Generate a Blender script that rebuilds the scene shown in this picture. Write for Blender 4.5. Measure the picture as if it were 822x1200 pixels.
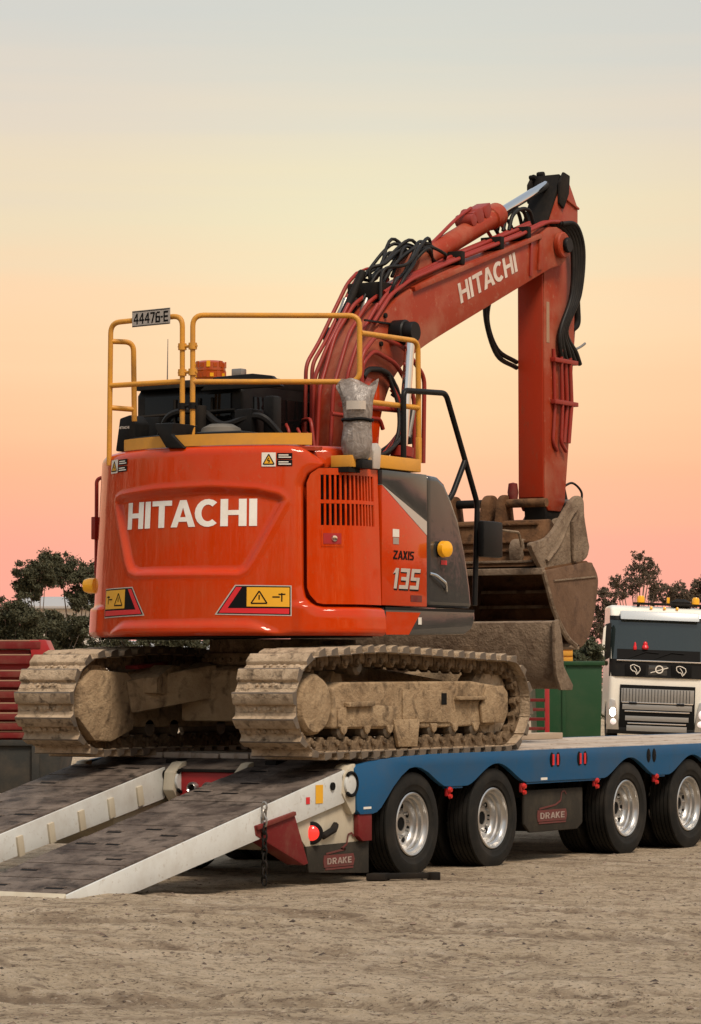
import bpy, bmesh, math, random
import numpy as np
from mathutils import Vector, Matrix, noise
R = math.radians
random.seed(7)
scene = bpy.context.scene
for o in list(bpy.data.objects):
    bpy.data.objects.remove(o, do_unlink=True)
COL = scene.collection

# ------------------------------------------------------------------ camera
TH = R(31.5)
LAT = Vector((math.cos(TH), math.sin(TH), 0)); DEP = Vector((-math.sin(TH), math.cos(TH), 0))
CAM = Vector((13.548, -21.078, 1.475))
PITCH = R(3.11)
cd = bpy.data.cameras.new('camera'); cam = bpy.data.objects.new('camera', cd); COL.objects.link(cam)
cd.sensor_fit = 'VERTICAL'; cd.sensor_height = 24.0; cd.lens = 74.0
cd.clip_start = 0.1; cd.clip_end = 6000
cam.location = CAM
cam.rotation_euler = (R(90) + PITCH, 0, TH)
scene.camera = cam

# ------------------------------------------------------------------ sky, sun, exposure
w = bpy.data.worlds.new('World'); scene.world = w; w.use_nodes = True
nt = w.node_tree; nt.nodes.clear()
N = nt.nodes.new; Lk = nt.links.new
out = N('ShaderNodeOutputWorld'); bg = N('ShaderNodeBackground'); bg.inputs['Strength'].default_value = 0.91
tc = N('ShaderNodeTexCoord'); sep = N('ShaderNodeSeparateXYZ'); Lk(tc.outputs['Generated'], sep.inputs[0])
ramp = N('ShaderNodeValToRGB')
cr = ramp.color_ramp
# height above the horizon (sine of elevation): dusk bands from rose through cream to a grey blue
stops = [(0.0, (0.92, 0.375, 0.31)), (0.045, (0.93, 0.385, 0.295)), (0.066, (0.94, 0.435, 0.275)), (0.085, (0.93, 0.50, 0.305)), (0.108, (0.90, 0.56, 0.35)),
         (0.148, (0.755, 0.605, 0.43)), (0.178, (0.67, 0.57, 0.485)), (0.208, (0.575, 0.55, 0.52)), (0.24, (0.535, 0.54, 0.535)), (0.38, (0.50, 0.53, 0.55)),
         (0.7, (0.43, 0.47, 0.53)), (1.0, (0.40, 0.45, 0.52))]
while len(cr.elements) < len(stops): cr.elements.new(0.5)
for e, (p, c) in zip(cr.elements, stops):
    e.position = p; e.color = (*c, 1)
mp = N('ShaderNodeMapping'); mp.inputs['Scale'].default_value = (2.0, 2.0, 46.0); Lk(tc.outputs['Generated'], mp.inputs[0])
cn = N('ShaderNodeTexNoise'); cn.inputs['Scale'].default_value = 1.6; cn.inputs['Detail'].default_value = 5; Lk(mp.outputs[0], cn.inputs['Vector'])
ma = N('ShaderNodeMath'); ma.operation = 'MULTIPLY_ADD'; ma.inputs[1].default_value = 0.05; ma.inputs[2].default_value = -0.025
Lk(cn.outputs['Fac'], ma.inputs[0])
m2 = N('ShaderNodeMath'); m2.operation = 'MULTIPLY'; Lk(ma.outputs[0], m2.inputs[0]); Lk(sep.outputs['Z'], m2.inputs[1])
m2b = N('ShaderNodeMath'); m2b.operation = 'MULTIPLY'; m2b.inputs[1].default_value = 6.0; Lk(m2.outputs[0], m2b.inputs[0])
m3 = N('ShaderNodeMath'); m3.operation = 'ADD'; m3.use_clamp = True; Lk(sep.outputs['Z'], m3.inputs[0]); Lk(m2b.outputs[0], m3.inputs[1])
Lk(m3.outputs[0], ramp.inputs[0])
sky = N('ShaderNodeTexSky'); sky.sky_type = 'NISHITA'; sky.sun_disc = False
sky.sun_elevation = R(3); sky.sun_rotation = R(113); sky.air_density = 1.2; sky.dust_density = 2.5
sc = N('ShaderNodeVectorMath'); sc.operation = 'SCALE'; sc.inputs['Scale'].default_value = 0.05; Lk(sky.outputs[0], sc.inputs[0])
ad = N('ShaderNodeVectorMath'); ad.operation = 'ADD'; Lk(ramp.outputs[0], ad.inputs[0]); Lk(sc.outputs[0], ad.inputs[1])
# afterglow of the set sun, low above the horizon behind the machine
gd = (DEP * math.cos(R(6.2)) + Vector((0, 0, math.sin(R(6.2)))) + LAT * 0.016).normalized()
nz_ = N('ShaderNodeVectorMath'); nz_.operation = 'NORMALIZE'; Lk(tc.outputs['Generated'], nz_.inputs[0])
dt = N('ShaderNodeVectorMath'); dt.operation = 'DOT_PRODUCT'; dt.inputs[1].default_value = gd; Lk(nz_.outputs[0], dt.inputs[0])
g1_ = N('ShaderNodeMath'); g1_.operation = 'MULTIPLY_ADD'; g1_.inputs[1].default_value = 290.0; g1_.inputs[2].default_value = -290.0; Lk(dt.outputs['Value'], g1_.inputs[0])
g2_ = N('ShaderNodeMath'); g2_.operation = 'EXPONENT'; Lk(g1_.outputs[0], g2_.inputs[0])
g3_ = N('ShaderNodeVectorMath'); g3_.operation = 'SCALE'; g3_.inputs[0].default_value = (0.02, 0.110, 0.062); Lk(g2_.outputs[0], g3_.inputs['Scale'])
ad3 = N('ShaderNodeVectorMath'); ad3.operation = 'ADD'; Lk(ad.outputs[0], ad3.inputs[0]); Lk(g3_.outputs[0], ad3.inputs[1])
Lk(ad3.outputs[0], bg.inputs['Color']); Lk(bg.outputs[0], out.inputs['Surface'])

sd = bpy.data.lights.new('sun', 'SUN'); sun = bpy.data.objects.new('sun', sd); COL.objects.link(sun)
sd.energy = 3.0; sd.angle = R(18); sd.color = (1.0, 0.84, 0.68)
sun.rotation_euler = Vector((-0.52, 0.30, -0.84)).to_track_quat('-Z', 'Y').to_euler()

scene.view_settings.view_transform = 'Standard'; scene.view_settings.look = 'None'
scene.view_settings.exposure = 0.2; scene.view_settings.gamma = 1.0
scene.view_settings.use_curve_mapping = False
scene.render.resolution_x = 701; scene.render.resolution_y = 1024

# ------------------------------------------------------------------ materials
MAT = {}
def _mat(name):
    m = bpy.data.materials.new(name); m.use_nodes = True
    MAT[name] = m
    t = m.node_tree
    return m, t, t.nodes['Principled BSDF']
def _mix(t, fac, a, b):
    n = t.nodes.new('ShaderNodeMix'); n.data_type = 'RGBA'
    for s, v in ((n.inputs[6], a), (n.inputs[7], b)):
        if isinstance(v, tuple): s.default_value = (*v, 1)
        else: t.links.new(v, s)
    if isinstance(fac, float): n.inputs[0].default_value = fac
    else: t.links.new(fac, n.inputs[0])
    return n.outputs[2]
def _noise(t, vec, scale, detail=5, rough=0.6, dist=0.0):
    n = t.nodes.new('ShaderNodeTexNoise'); n.inputs['Scale'].default_value = scale; n.inputs['Detail'].default_value = detail
    n.inputs['Roughness'].default_value = rough; n.inputs['Distortion'].default_value = dist
    t.links.new(vec, n.inputs['Vector']); return n.outputs['Fac']
def _range(t, val, a, b, c=0.0, d=1.0):
    n = t.nodes.new('ShaderNodeMapRange'); n.inputs[1].default_value = a; n.inputs[2].default_value = b
    n.inputs[3].default_value = c; n.inputs[4].default_value = d; t.links.new(val, n.inputs[0]); return n.outputs[0]
def _vec(t, scale=(1, 1, 1), rnd=True):
    c = t.nodes.new('ShaderNodeTexCoord'); v = c.outputs['Object']
    if rnd:
        oi = t.nodes.new('ShaderNodeObjectInfo'); mu = t.nodes.new('ShaderNodeMath'); mu.operation = 'MULTIPLY'; mu.inputs[1].default_value = 37.0
        t.links.new(oi.outputs['Random'], mu.inputs[0])
        cx = t.nodes.new('ShaderNodeCombineXYZ')
        for i in range(3): t.links.new(mu.outputs[0], cx.inputs[i])
        a = t.nodes.new('ShaderNodeVectorMath'); a.operation = 'ADD'; t.links.new(v, a.inputs[0]); t.links.new(cx.outputs[0], a.inputs[1]); v = a.outputs[0]
    m = t.nodes.new('ShaderNodeMapping'); m.inputs['Scale'].default_value = scale; t.links.new(v, m.inputs[0])
    return m.outputs[0]
def _bump(t, b, h, strength, dist):
    n = t.nodes.new('ShaderNodeBump'); n.inputs['Strength'].default_value = strength; n.inputs['Distance'].default_value = dist
    t.links.new(h, n.inputs['Height']); t.links.new(n.outputs[0], b.inputs['Normal'])
def paint(name, col, rough=0.4, dirt=(0.20, 0.14, 0.09), amount=0.3, scale=3.0, metal=0.0, coat=0.0, fine=0.35, bump=0.0, streak=(1, 1, 1), fade=0.15, spec=0.35):
    m, t, b = _mat(name)
    v = _vec(t, streak)
    n1 = _noise(t, v, scale, 6, 0.65); n2 = _noise(t, v, scale * 9, 4, 0.7)
    f1 = _range(t, n1, 0.45, 0.78, 0.0, amount); f2 = _range(t, n2, 0.58, 0.78, 0.0, amount * fine * 2)
    mx = t.nodes.new('ShaderNodeMath'); mx.operation = 'MAXIMUM'; t.links.new(f1, mx.inputs[0]); t.links.new(f2, mx.inputs[1])
    pale = tuple(min(1, c * (1 - fade) + fade * (0.5 * c + 0.2 * max(col))) for c in col)
    base = _mix(t, _range(t, _noise(t, v, scale * 0.6, 3), 0.35, 0.7), col, pale)
    t.links.new(_mix(t, mx.outputs[0], base, dirt), b.inputs['Base Color'])
    t.links.new(_range(t, mx.outputs[0], 0, 1, rough, 0.9), b.inputs['Roughness'])
    b.inputs['Metallic'].default_value = metal; b.inputs['Specular IOR Level'].default_value = spec
    if coat: b.inputs['Coat Weight'].default_value = coat; b.inputs['Coat Roughness'].default_value = 0.03
    if bump: _bump(t, b, n2, bump, 0.01)
    return m
def mudmat(name, light, mid, dark, scale=4.0, bump=0.7, rough=0.95, warp=0.5, rnd=True):
    m, t, b = _mat(name); v = _vec(t, rnd=rnd)
    n1 = _noise(t, v, scale, 8, 0.65, 0.4); n2 = _noise(t, v, scale * 7, 6, 0.7); n3 = _noise(t, v, scale * 2.2, 5, 0.6, warp)
    c = _mix(t, _range(t, n1, 0.36, 0.62), mid, light)
    c = _mix(t, _range(t, n3, 0.51, 0.70, 0, 0.85), c, dark)
    c = _mix(t, _range(t, n2, 0.60, 0.75, 0, 0.5), c, dark)
    t.links.new(c, b.inputs['Base Color']); b.inputs['Roughness'].default_value = rough
    b.inputs['Specular IOR Level'].default_value = 0.2
    ad = t.nodes.new('ShaderNodeMath'); ad.operation = 'ADD'; t.links.new(n2, ad.inputs[0]); t.links.new(n3, ad.inputs[1])
    _bump(t, b, ad.outputs[0], bump, 0.025)
    return m
def plain(name, col, rough=0.5, metal=0.0, emit=None, es=0.0, trans=0.0, spec=0.5):
    m, t, b = _mat(name)
    b.inputs['Base Color'].default_value = (*col, 1); b.inputs['Roughness'].default_value = rough; b.inputs['Metallic'].default_value = metal
    b.inputs['Specular IOR Level'].default_value = spec
    if emit: b.inputs['Emission Color'].default_value = (*emit, 1); b.inputs['Emission Strength'].default_value = es
    if trans: b.inputs['Transmission Weight'].default_value = trans
    return m

paint('orange', (0.52, 0.037, 0.0010), 0.30, (0.36, 0.115, 0.045), 0.34, 2.4, coat=0.7, fine=0.8, fade=0.0, spec=0.03)
paint('orange_dusty', (0.29, 0.034, 0.010), 0.42, (0.40, 0.19, 0.12), 0.8, 1.8, fine=0.5, fade=0.06, spec=0.2)
paint('pipe_red', (0.27, 0.020, 0.010), 0.42, (0.16, 0.06, 0.04), 0.4, 4, fine=0.4)
paint('rail_yellow', (0.62, 0.28, 0.028), 0.42, (0.22, 0.12, 0.05), 0.5, 6, fine=0.6, bump=0.1)
paint('plate_yellow', (0.66, 0.30, 0.03), 0.45, (0.30, 0.17, 0.07), 0.35, 5)
paint('grey_panel', (0.036, 0.036, 0.035), 0.35, (0.075, 0.068, 0.06), 0.3, 3, coat=1.0, spec=0.2)
paint('black_paint', (0.006, 0.006, 0.006), 0.45, (0.035, 0.028, 0.02), 0.25, 5, spec=0.2)
paint('dark_frame', (0.009, 0.008, 0.007), 0.7, (0.05, 0.036, 0.024), 0.45, 4, spec=0.15)
paint('hose', (0.008, 0.0075, 0.007), 0.5, (0.05, 0.04, 0.028), 0.4, 9, spec=0.25)
paint('white_letter', (0.86, 0.83, 0.76), 0.5, (0.45, 0.30, 0.2), 0.35, 5)
paint('boom_letter', (0.66, 0.58, 0.50), 0.6, (0.36, 0.20, 0.14), 0.55, 5)
mudmat('mud', (0.50, 0.385, 0.265), (0.33, 0.245, 0.16), (0.05, 0.035, 0.023), 6.5, 0.6)
mudmat('mud_frame', (0.40, 0.29, 0.175), (0.275, 0.19, 0.11), (0.085, 0.058, 0.036), 3.4, 0.8)
mudmat('mud_dark', (0.22, 0.155, 0.095), (0.11, 0.073, 0.042), (0.025, 0.017, 0.011), 6.0)
mudmat('bucket_mud', (0.26, 0.195, 0.135), (0.165, 0.118, 0.08), (0.085, 0.052, 0.034), 3.5, 0.8)
mudmat('bucket_rust', (0.17, 0.088, 0.042), (0.105, 0.052, 0.024), (0.04, 0.024, 0.015), 3.0, 0.6)
mudmat('bucket_plate', (0.160, 0.095, 0.058), (0.125, 0.072, 0.042), (0.085, 0.05, 0.032), 3.5, 0.35, 0.75, 0.0)
paint('shoe_steel', (0.16, 0.135, 0.11), 0.5, (0.30, 0.22, 0.14), 0.7, 9, metal=0.5, fine=0.8)
paint('grease_steel', (0.10, 0.078, 0.055), 0.6, (0.24, 0.17, 0.105), 0.8, 8, fine=0.8, bump=0.3)
paint('stick_red', (0.36, 0.028, 0.006), 0.45, (0.20, 0.060, 0.030), 0.6, 3.0, fine=0.7, spec=0.15, streak=(1, 1, .25))
paint('flap_rubber', (0.030, 0.026, 0.020), 0.8, (0.10, 0.08, 0.055), 0.5, 4, spec=0.2)
plain('visor_grey', (0.45, 0.50, 0.53), 0.3)
plain('chrome', (0.72, 0.72, 0.72), 0.12, 1.0)
paint('alloy', (0.55, 0.545, 0.53), 0.28, (0.16, 0.13, 0.10), 0.4, 6, metal=0.9)
paint('steel_worn', (0.35, 0.33, 0.30), 0.4, (0.12, 0.08, 0.05), 0.5, 6, metal=0.8)
paint('tyre', (0.012, 0.0115, 0.010), 0.75, (0.055, 0.045, 0.034), 0.5, 3.5, fine=0.5, bump=0.12, spec=0.2)
paint('blue', (0.010, 0.088, 0.205), 0.42, (0.09, 0.10, 0.105), 0.45, 2.2, fine=0.6, spec=0.15)
paint('cream', (0.52, 0.47, 0.36), 0.55, (0.24, 0.15, 0.07), 0.5, 3.0, fine=0.5, streak=(1, 1, 0.35))
paint('ramp_white', (0.60, 0.615, 0.59), 0.5, (0.25, 0.17, 0.09), 0.4, 2.8, fine=0.8)
mudmat('ramp_tread', (0.185, 0.148, 0.120), (0.066, 0.049, 0.040), (0.014, 0.011, 0.009), 3.6, 0.9, 0.7, 0.2, False)
mudmat('deck_wood', (0.50, 0.43, 0.36), (0.38, 0.31, 0.25), (0.19, 0.13, 0.09), 3.0, 0.3)
paint('trailer_red', (0.36, 0.014, 0.016), 0.4, (0.16, 0.06, 0.04), 0.4, 4)
paint('faded_red', (0.15, 0.014, 0.014), 0.55, (0.20, 0.12, 0.08), 0.6, 3, spec=0.15)
plain('red_lens', (0.42, 0.010, 0.008), 0.15, emit=(1.0, 0.06, 0.03), es=0.05)
plain('tail_lens', (0.75, 0.02, 0.02), 0.15, emit=(1.0, 0.05, 0.03), es=0.7)
plain('clear_lens', (0.8, 0.8, 0.8), 0.1, emit=(1, 0.75, 0.7), es=0.3)
plain('amber_lens', (0.72, 0.34, 0.01), 0.2, emit=(1.0, 0.42, 0.02), es=0.12)
plain('beacon_lens', (0.30, 0.035, 0.006), 0.12, emit=(1.0, 0.22, 0.02), es=0.08)
plain('decal_white', (0.72, 0.68, 0.60), 0.5)
plain('decal_yellow', (0.75, 0.38, 0.015), 0.4)
plain('decal_red', (0.62, 0.018, 0.025), 0.3)
plain('decal_black', (0.006, 0.006, 0.006), 0.6, spec=0.1)
plain('decal_grey', (0.42, 0.40, 0.37), 0.3, 0.5)
plain('decal_silver', (0.55, 0.50, 0.44), 0.35, 0.3)
paint('decal_badge', (0.13, 0.030, 0.026), 0.6, (0.07, 0.05, 0.04), 0.6, 12)
paint('badge_letter', (0.34, 0.26, 0.22), 0.7, (0.10, 0.06, 0.05), 0.7, 18)
plain('glass_dark', (0.004, 0.004, 0.004), 0.04, spec=0.2)
m, t, b = _mat('glass'); b.inputs['Base Color'].default_value = (0.55, 0.60, 0.60, 1); b.inputs['Roughness'].default_value = 0.03
b.inputs['Transmission Weight'].default_value = 1.0; b.inputs['IOR'].default_value = 1.08
paint('seat_cloth', (0.16, 0.145, 0.12), 0.9, (0.08, 0.07, 0.06), 0.3, 5)
m, t, b = _mat('plastic_bag'); v = _vec(t)
b.inputs['Roughness'].default_value = 0.3; b.inputs['Transmission Weight'].default_value = 0.25
_n = _noise(t, v, 14, 5, 0.6, 1.5); t.links.new(_mix(t, _range(t, _n, 0.4, 0.65), (0.22, 0.185, 0.16), (0.40, 0.355, 0.32)), b.inputs['Base Color']); _bump(t, b, _n, 0.5, 0.02)
paint('truck_white', (0.80, 0.78, 0.70), 0.3, (0.5, 0.42, 0.3), 0.25, 2, coat=0.3)
plain('truck_glass', (0.014, 0.022, 0.022), 0.06, spec=0.9)
plain('grille_mesh', (0.30, 0.30, 0.29), 0.4, 0.6)
plain('headlamp', (0.9, 0.9, 0.85), 0.1, emit=(1.0, 0.97, 0.80), es=14.0)
paint('green_bin', (0.006, 0.048, 0.014), 0.5, (0.05, 0.07, 0.03), 0.5, 1.5)
paint('grey_bin', (0.028, 0.029, 0.026), 0.8, (0.12, 0.09, 0.06), 0.6, 2)
paint('dusty_top', (0.36, 0.22, 0.14), 0.9, (0.22, 0.06, 0.045), 0.35, 3)
paint('shed_white', (0.66, 0.62, 0.56), 0.6, (0.4, 0.36, 0.3), 0.3, 1)
plain('shed_roof', (0.40, 0.39, 0.38), 0.5, 0.2)
paint('bark', (0.16, 0.12, 0.095), 0.9, (0.32, 0.27, 0.22), 0.6, 6)
paint('timber', (0.42, 0.33, 0.24), 0.85, (0.24, 0.17, 0.11), 0.5, 5, streak=(1, .15, 1))
def leafmat(name, a, b2):
    m, t, b = _mat(name); g = t.nodes.new('ShaderNodeNewGeometry')
    t.links.new(_mix(t, g.outputs['Random Per Island'], a, b2), b.inputs['Base Color']); b.inputs['Roughness'].default_value = 0.7
    b.inputs['Specular IOR Level'].default_value = 0.2
leafmat('gum_leaf', (0.026, 0.029, 0.014), (0.075, 0.074, 0.042))
leafmat('wattle_leaf', (0.035, 0.028, 0.018), (0.11, 0.082, 0.055))
leafmat('scrub_leaf', (0.030, 0.040, 0.020), (0.075, 0.075, 0.045))
# dirt
m, t, b = _mat('dirt')
v = _vec(t, rnd=False)
def stretch(s):
    mm = t.nodes.new('ShaderNodeMapping'); mm.inputs['Rotation'].default_value = (0, 0, R(-31.5 + 8)); mm.inputs['Scale'].default_value = s
    t.links.new(v, mm.inputs[0]); return mm.outputs[0]
nb = _noise(t, v, 0.35, 5, 0.6, 0.6); nr = _noise(t, stretch((0.22, 1.3, 1)), 1.1, 6, 0.68, 0.5); nm = _noise(t, stretch((.8, 1.15, 1)), 2.4, 8, 0.72, 0.7)
ng = _noise(t, v, 9, 7, 0.75, 0.5); nf = _noise(t, v, 34, 6, 0.75); nk = _noise(t, v, 5.0, 4, 0.6, 0.3)
c = _mix(t, _range(t, nb, 0.32, 0.68), (0.53, 0.415, 0.28), (0.65, 0.52, 0.37))
c = _mix(t, _range(t, nr, 0.52, 0.66, 0, 0.7), c, (0.26, 0.185, 0.12))
c = _mix(t, _range(t, nm, 0.52, 0.64, 0, 0.65), c, (0.28, 0.20, 0.132))
c = _mix(t, _range(t, nm, 0.47, 0.36, 0, 0.8), c, (0.69, 0.57, 0.425))
c = _mix(t, _range(t, ng, 0.53, 0.62, 0, 0.65), c, (0.17, 0.118, 0.078))
c = _mix(t, _range(t, ng, 0.44, 0.34, 0, 0.6), c, (0.69, 0.57, 0.43))
c = _mix(t, _range(t, nf, 0.56, 0.615, 0, 0.95), c, (0.075, 0.052, 0.034))
ra = t.nodes.new('ShaderNodeAttribute'); ra.attribute_name = 'rut'
c = _mix(t, _range(t, ra.outputs['Fac'], 0.05, 0.6, 0, 0.75), c, (0.225, 0.16, 0.105))
nl = _noise(t, v, 21, 4, 0.7, 0.3)
c = _mix(t, _range(t, nl, 0.60, 0.66, 0, 0.7), c, (0.70, 0.59, 0.46))
c = _mix(t, _range(t, nk, 0.60, 0.66, 0, 0.55), c, (0.15, 0.105, 0.07))
t.links.new(c, b.inputs['Base Color']); b.inputs['Roughness'].default_value = 0.95; b.inputs['Specular IOR Level'].default_value = 0.15
ad2 = t.nodes.new('ShaderNodeMath'); ad2.operation = 'ADD'; t.links.new(nf, ad2.inputs[0]); t.links.new(ng, ad2.inputs[1])
_bump(t, b, ad2.outputs[0], 1.0, 0.05)
m, t, b = _mat('pebble'); g = t.nodes.new('ShaderNodeNewGeometry')
t.links.new(_mix(t, g.outputs['Random Per Island'], (0.045, 0.032, 0.024), (0.22, 0.16, 0.115)), b.inputs['Base Color']); b.inputs['Roughness'].default_value = 0.9

# ------------------------------------------------------------------ mesh helpers
class MB:
    def __init__(s): s.v = []; s.f = []
    def add(s, vs, fs):
        k = len(s.v); s.v.extend([tuple(p) for p in vs]); s.f.extend([tuple(i + k for i in f) for f in fs]); return s
    def box(s, x0, x1, y0, y1, z0, z1):
        return s.add([(x0, y0, z0), (x1, y0, z0), (x1, y1, z0), (x0, y1, z0), (x0, y0, z1), (x1, y0, z1), (x1, y1, z1), (x0, y1, z1)],
                     [(0, 3, 2, 1), (4, 5, 6, 7), (0, 1, 5, 4), (1, 2, 6, 5), (2, 3, 7, 6), (3, 0, 4, 7)])
    def beam(s, p0, p1, wid, hgt, up=(0, 0, 1)):
        p0 = Vector(p0); p1 = Vector(p1); d = (p1 - p0).normalized(); u = Vector(up); r = d.cross(u).normalized(); u = r.cross(d)
        vs = []
        for p in (p0, p1):
            for a, c in ((-1, -1), (1, -1), (1, 1), (-1, 1)): vs.append(p + r * a * wid / 2 + u * c * hgt / 2)
        return s.add(vs, [(0, 1, 2, 3), (7, 6, 5, 4), (0, 4, 5, 1), (1, 5, 6, 2), (2, 6, 7, 3), (3, 7, 4, 0)])
    def prism(s, pts, a0, a1, axis='X'):
        def P(p, a):
            if axis == 'X': return (a, p[0], p[1])
            if axis == 'Y': return (p[0], a, p[1])
            return (p[0], p[1], a)
        n = len(pts)
        vs = [P(p, a0) for p in pts] + [P(p, a1) for p in pts]
        fs = [tuple(range(n - 1, -1, -1)), tuple(range(n, 2 * n))] + [(i, (i + 1) % n, n + (i + 1) % n, n + i) for i in range(n)]
        return s.add(vs, fs)
    def cyl(s, p0, p1, r0, r1=None, n=18):
        return s.lathe(p0, Vector(p1) - Vector(p0), [(0, 0), (r0, 0), (r0 if r1 is None else r1, (Vector(p1) - Vector(p0)).length), (0, (Vector(p1) - Vector(p0)).length)], n)
    def lathe(s, o, axis, prof, n=24, closed=False):
        o = Vector(o); d = Vector(axis).normalized()
        a = Vector((0, 0, 1)) if abs(d.z) < 0.9 else Vector((1, 0, 0))
        u = d.cross(a).normalized(); w_ = d.cross(u)
        rings = []; vs = []
        for r, h in prof:
            if r < 1e-6: rings.append([len(vs)]); vs.append(o + d * h)
            else:
                rings.append(list(range(len(vs), len(vs) + n)))
                for i in range(n):
                    an = 2 * math.pi * i / n; vs.append(o + d * h + (u * math.cos(an) + w_ * math.sin(an)) * r)
        fs = []
        pairs = list(zip(rings, rings[1:]))
        if closed: pairs.append((rings[-1], rings[0]))
        for A, B in pairs:
            for i in range(n):
                j = (i + 1) % n
                if len(A) == 1 and len(B) == 1: continue
                if len(A) == 1: fs.append((A[0], B[j], B[i]))
                elif len(B) == 1: fs.append((A[i], A[j], B[0]))
                else: fs.append((A[i], A[j], B[j], B[i]))
        return s.add(vs, fs)
    def tube(s, pts, r, n=8, cap=True):
        pts = [Vector(p) for p in pts]; m_ = len(pts); vs = []; fs = []
        rad = r if isinstance(r, (list, tuple)) else [r] * m_
        prev = None
        for i, p in enumerate(pts):
            d = (pts[min(i + 1, m_ - 1)] - pts[max(i - 1, 0)]).normalized()
            if prev is None:
                a = Vector((0, 0, 1)) if abs(d.z) < 0.9 else Vector((1, 0, 0)); u = d.cross(a).normalized()
            else:
                u = (prev - d * prev.dot(d)).normalized()
            prev = u; w_ = d.cross(u)
            for k in range(n):
                an = 2 * math.pi * k / n; vs.append(p + (u * math.cos(an) + w_ * math.sin(an)) * rad[i])
        for i in range(m_ - 1):
            for k in range(n):
                fs.append((i * n + k, i * n + (k + 1) % n, (i + 1) * n + (k + 1) % n, (i + 1) * n + k))
        if cap: fs.append(tuple(range(n - 1, -1, -1))); fs.append(tuple(range((m_ - 1) * n, m_ * n)))
        return s.add(vs, fs)
    def mesh(s, name, bevel=0.0, smooth=38, seg=2):
        me = bpy.data.meshes.new(name); me.from_pydata(s.v, [], s.f)
        bm = bmesh.new(); bm.from_mesh(me)
        bmesh.ops.recalc_face_normals(bm, faces=bm.faces)
        if bevel:
            ed = [e for e in bm.edges if len(e.link_faces) == 2 and e.calc_face_angle(0) > R(32)]
            if ed: bmesh.ops.bevel(bm, geom=ed, offset=bevel, segments=seg, affect='EDGES', profile=0.6, clamp_overlap=True)
        for f in bm.faces: f.smooth = True
        bm.to_mesh(me); bm.free()
        me.set_sharp_from_angle(angle=R(smooth))
        return me
    def build(s, name, mat, parent=None, bevel=0.0, smooth=38, seg=2):
        return mkobj(name, s.mesh(name, bevel, smooth, seg), mat, parent)
def mkobj(name, me, mat, parent=None, loc=None, rot=None, inv=True):
    if mat and not me.materials: me.materials.append(MAT[mat])
    o = bpy.data.objects.new(name, me); COL.objects.link(o)
    if parent is not None:
        o.parent = parent
        if inv: o.matrix_parent_inverse = WINV.get(parent.name, Matrix())
    if loc is not None: o.location = loc
    if rot is not None: o.rotation_euler = rot
    return o
WINV = {}
def thing(name, label, cat, loc=(0, 0, 0), rotz=0.0, group=None, local=False):
    """an Empty at the base of a thing; local=True: parts are modelled in the thing's own frame"""
    o = bpy.data.objects.new(name, None); COL.objects.link(o); o.location = loc; o.rotation_euler = (0, 0, rotz); o.empty_display_size = 0.2
    o['label'] = label; o['category'] = cat
    if group: o['group'] = group
    WINV[o.name] = Matrix() if local else (Matrix.Translation(loc) @ Matrix.Rotation(rotz, 4, 'Z')).inverted()
    return o
def tag(o, label, cat, group=None, kind=None):
    o['label'] = label; o['category'] = cat
    if group: o['group'] = group
    if kind: o['kind'] = kind
    return o
def fillet(pts, rad, seg=6):
    pts = [Vector(p) for p in pts]; res = [pts[0]]
    for a, p, c in zip(pts, pts[1:], pts[2:]):
        d0 = (a - p); d1 = (c - p); l = min(rad, d0.length * 0.48, d1.length * 0.48)
        A = p + d0.normalized() * l; B = p + d1.normalized() * l
        for i in range(seg + 1):
            t_ = i / seg; res.append((1 - t_) ** 2 * A + 2 * t_ * (1 - t_) * p + t_ ** 2 * B)
    res.append(pts[-1]); return res
def spline(pts, seg=8):
    pts = [Vector(p) for p in pts]; P = [pts[0] * 2 - pts[1]] + pts + [pts[-1] * 2 - pts[-2]]; res = []
    for i in range(1, len(P) - 2):
        a, b_, c_, d = P[i - 1:i + 3]
        for k in range(seg):
            t_ = k / seg
            res.append(0.5 * ((2 * b_) + (c_ - a) * t_ + (2 * a - 5 * b_ + 4 * c_ - d) * t_ ** 2 + (3 * b_ - a - 3 * c_ + d) * t_ ** 3))
    res.append(pts[-1]); return res
def flat(polys, mapf, step=None, thick=0.0):
    """2-D polygons laid on a surface given by mapf(u, v, off); sliced every step so that they follow its curve"""
    bm = bmesh.new()
    for p in polys:
        vs = [bm.verts.new((q[0], q[1], 0)) for q in p]; bm.faces.new(vs)
    if step:
        us = [q[0] for p in polys for q in p]; a, b_ = min(us), max(us); k = math.ceil(a / step)
        while k * step < b_:
            bmesh.ops.bisect_plane(bm, geom=bm.verts[:] + bm.edges[:] + bm.faces[:], plane_co=(k * step, 0, 0), plane_no=(1, 0, 0)); k += 1
    mb = MB(); idx = {v_: i for i, v_ in enumerate(bm.verts)}
    vs = [mapf(v_.co.x, v_.co.y, thick) for v_ in bm.verts]; fs = [tuple(idx[v_] for v_ in f.verts) for f in bm.faces]
    n = len(vs)
    if thick:
        vs += [mapf(v_.co.x, v_.co.y, 0) for v_ in bm.verts]
        fs2 = [tuple(n + i for i in reversed(f)) for f in fs]
        side = [(idx[e.verts[0]], idx[e.verts[1]], n + idx[e.verts[1]], n + idx[e.verts[0]]) for e in bm.edges if len(e.link_faces) == 1]
        fs = fs + fs2 + side
    bm.free(); return mb.add(vs, fs)
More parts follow.
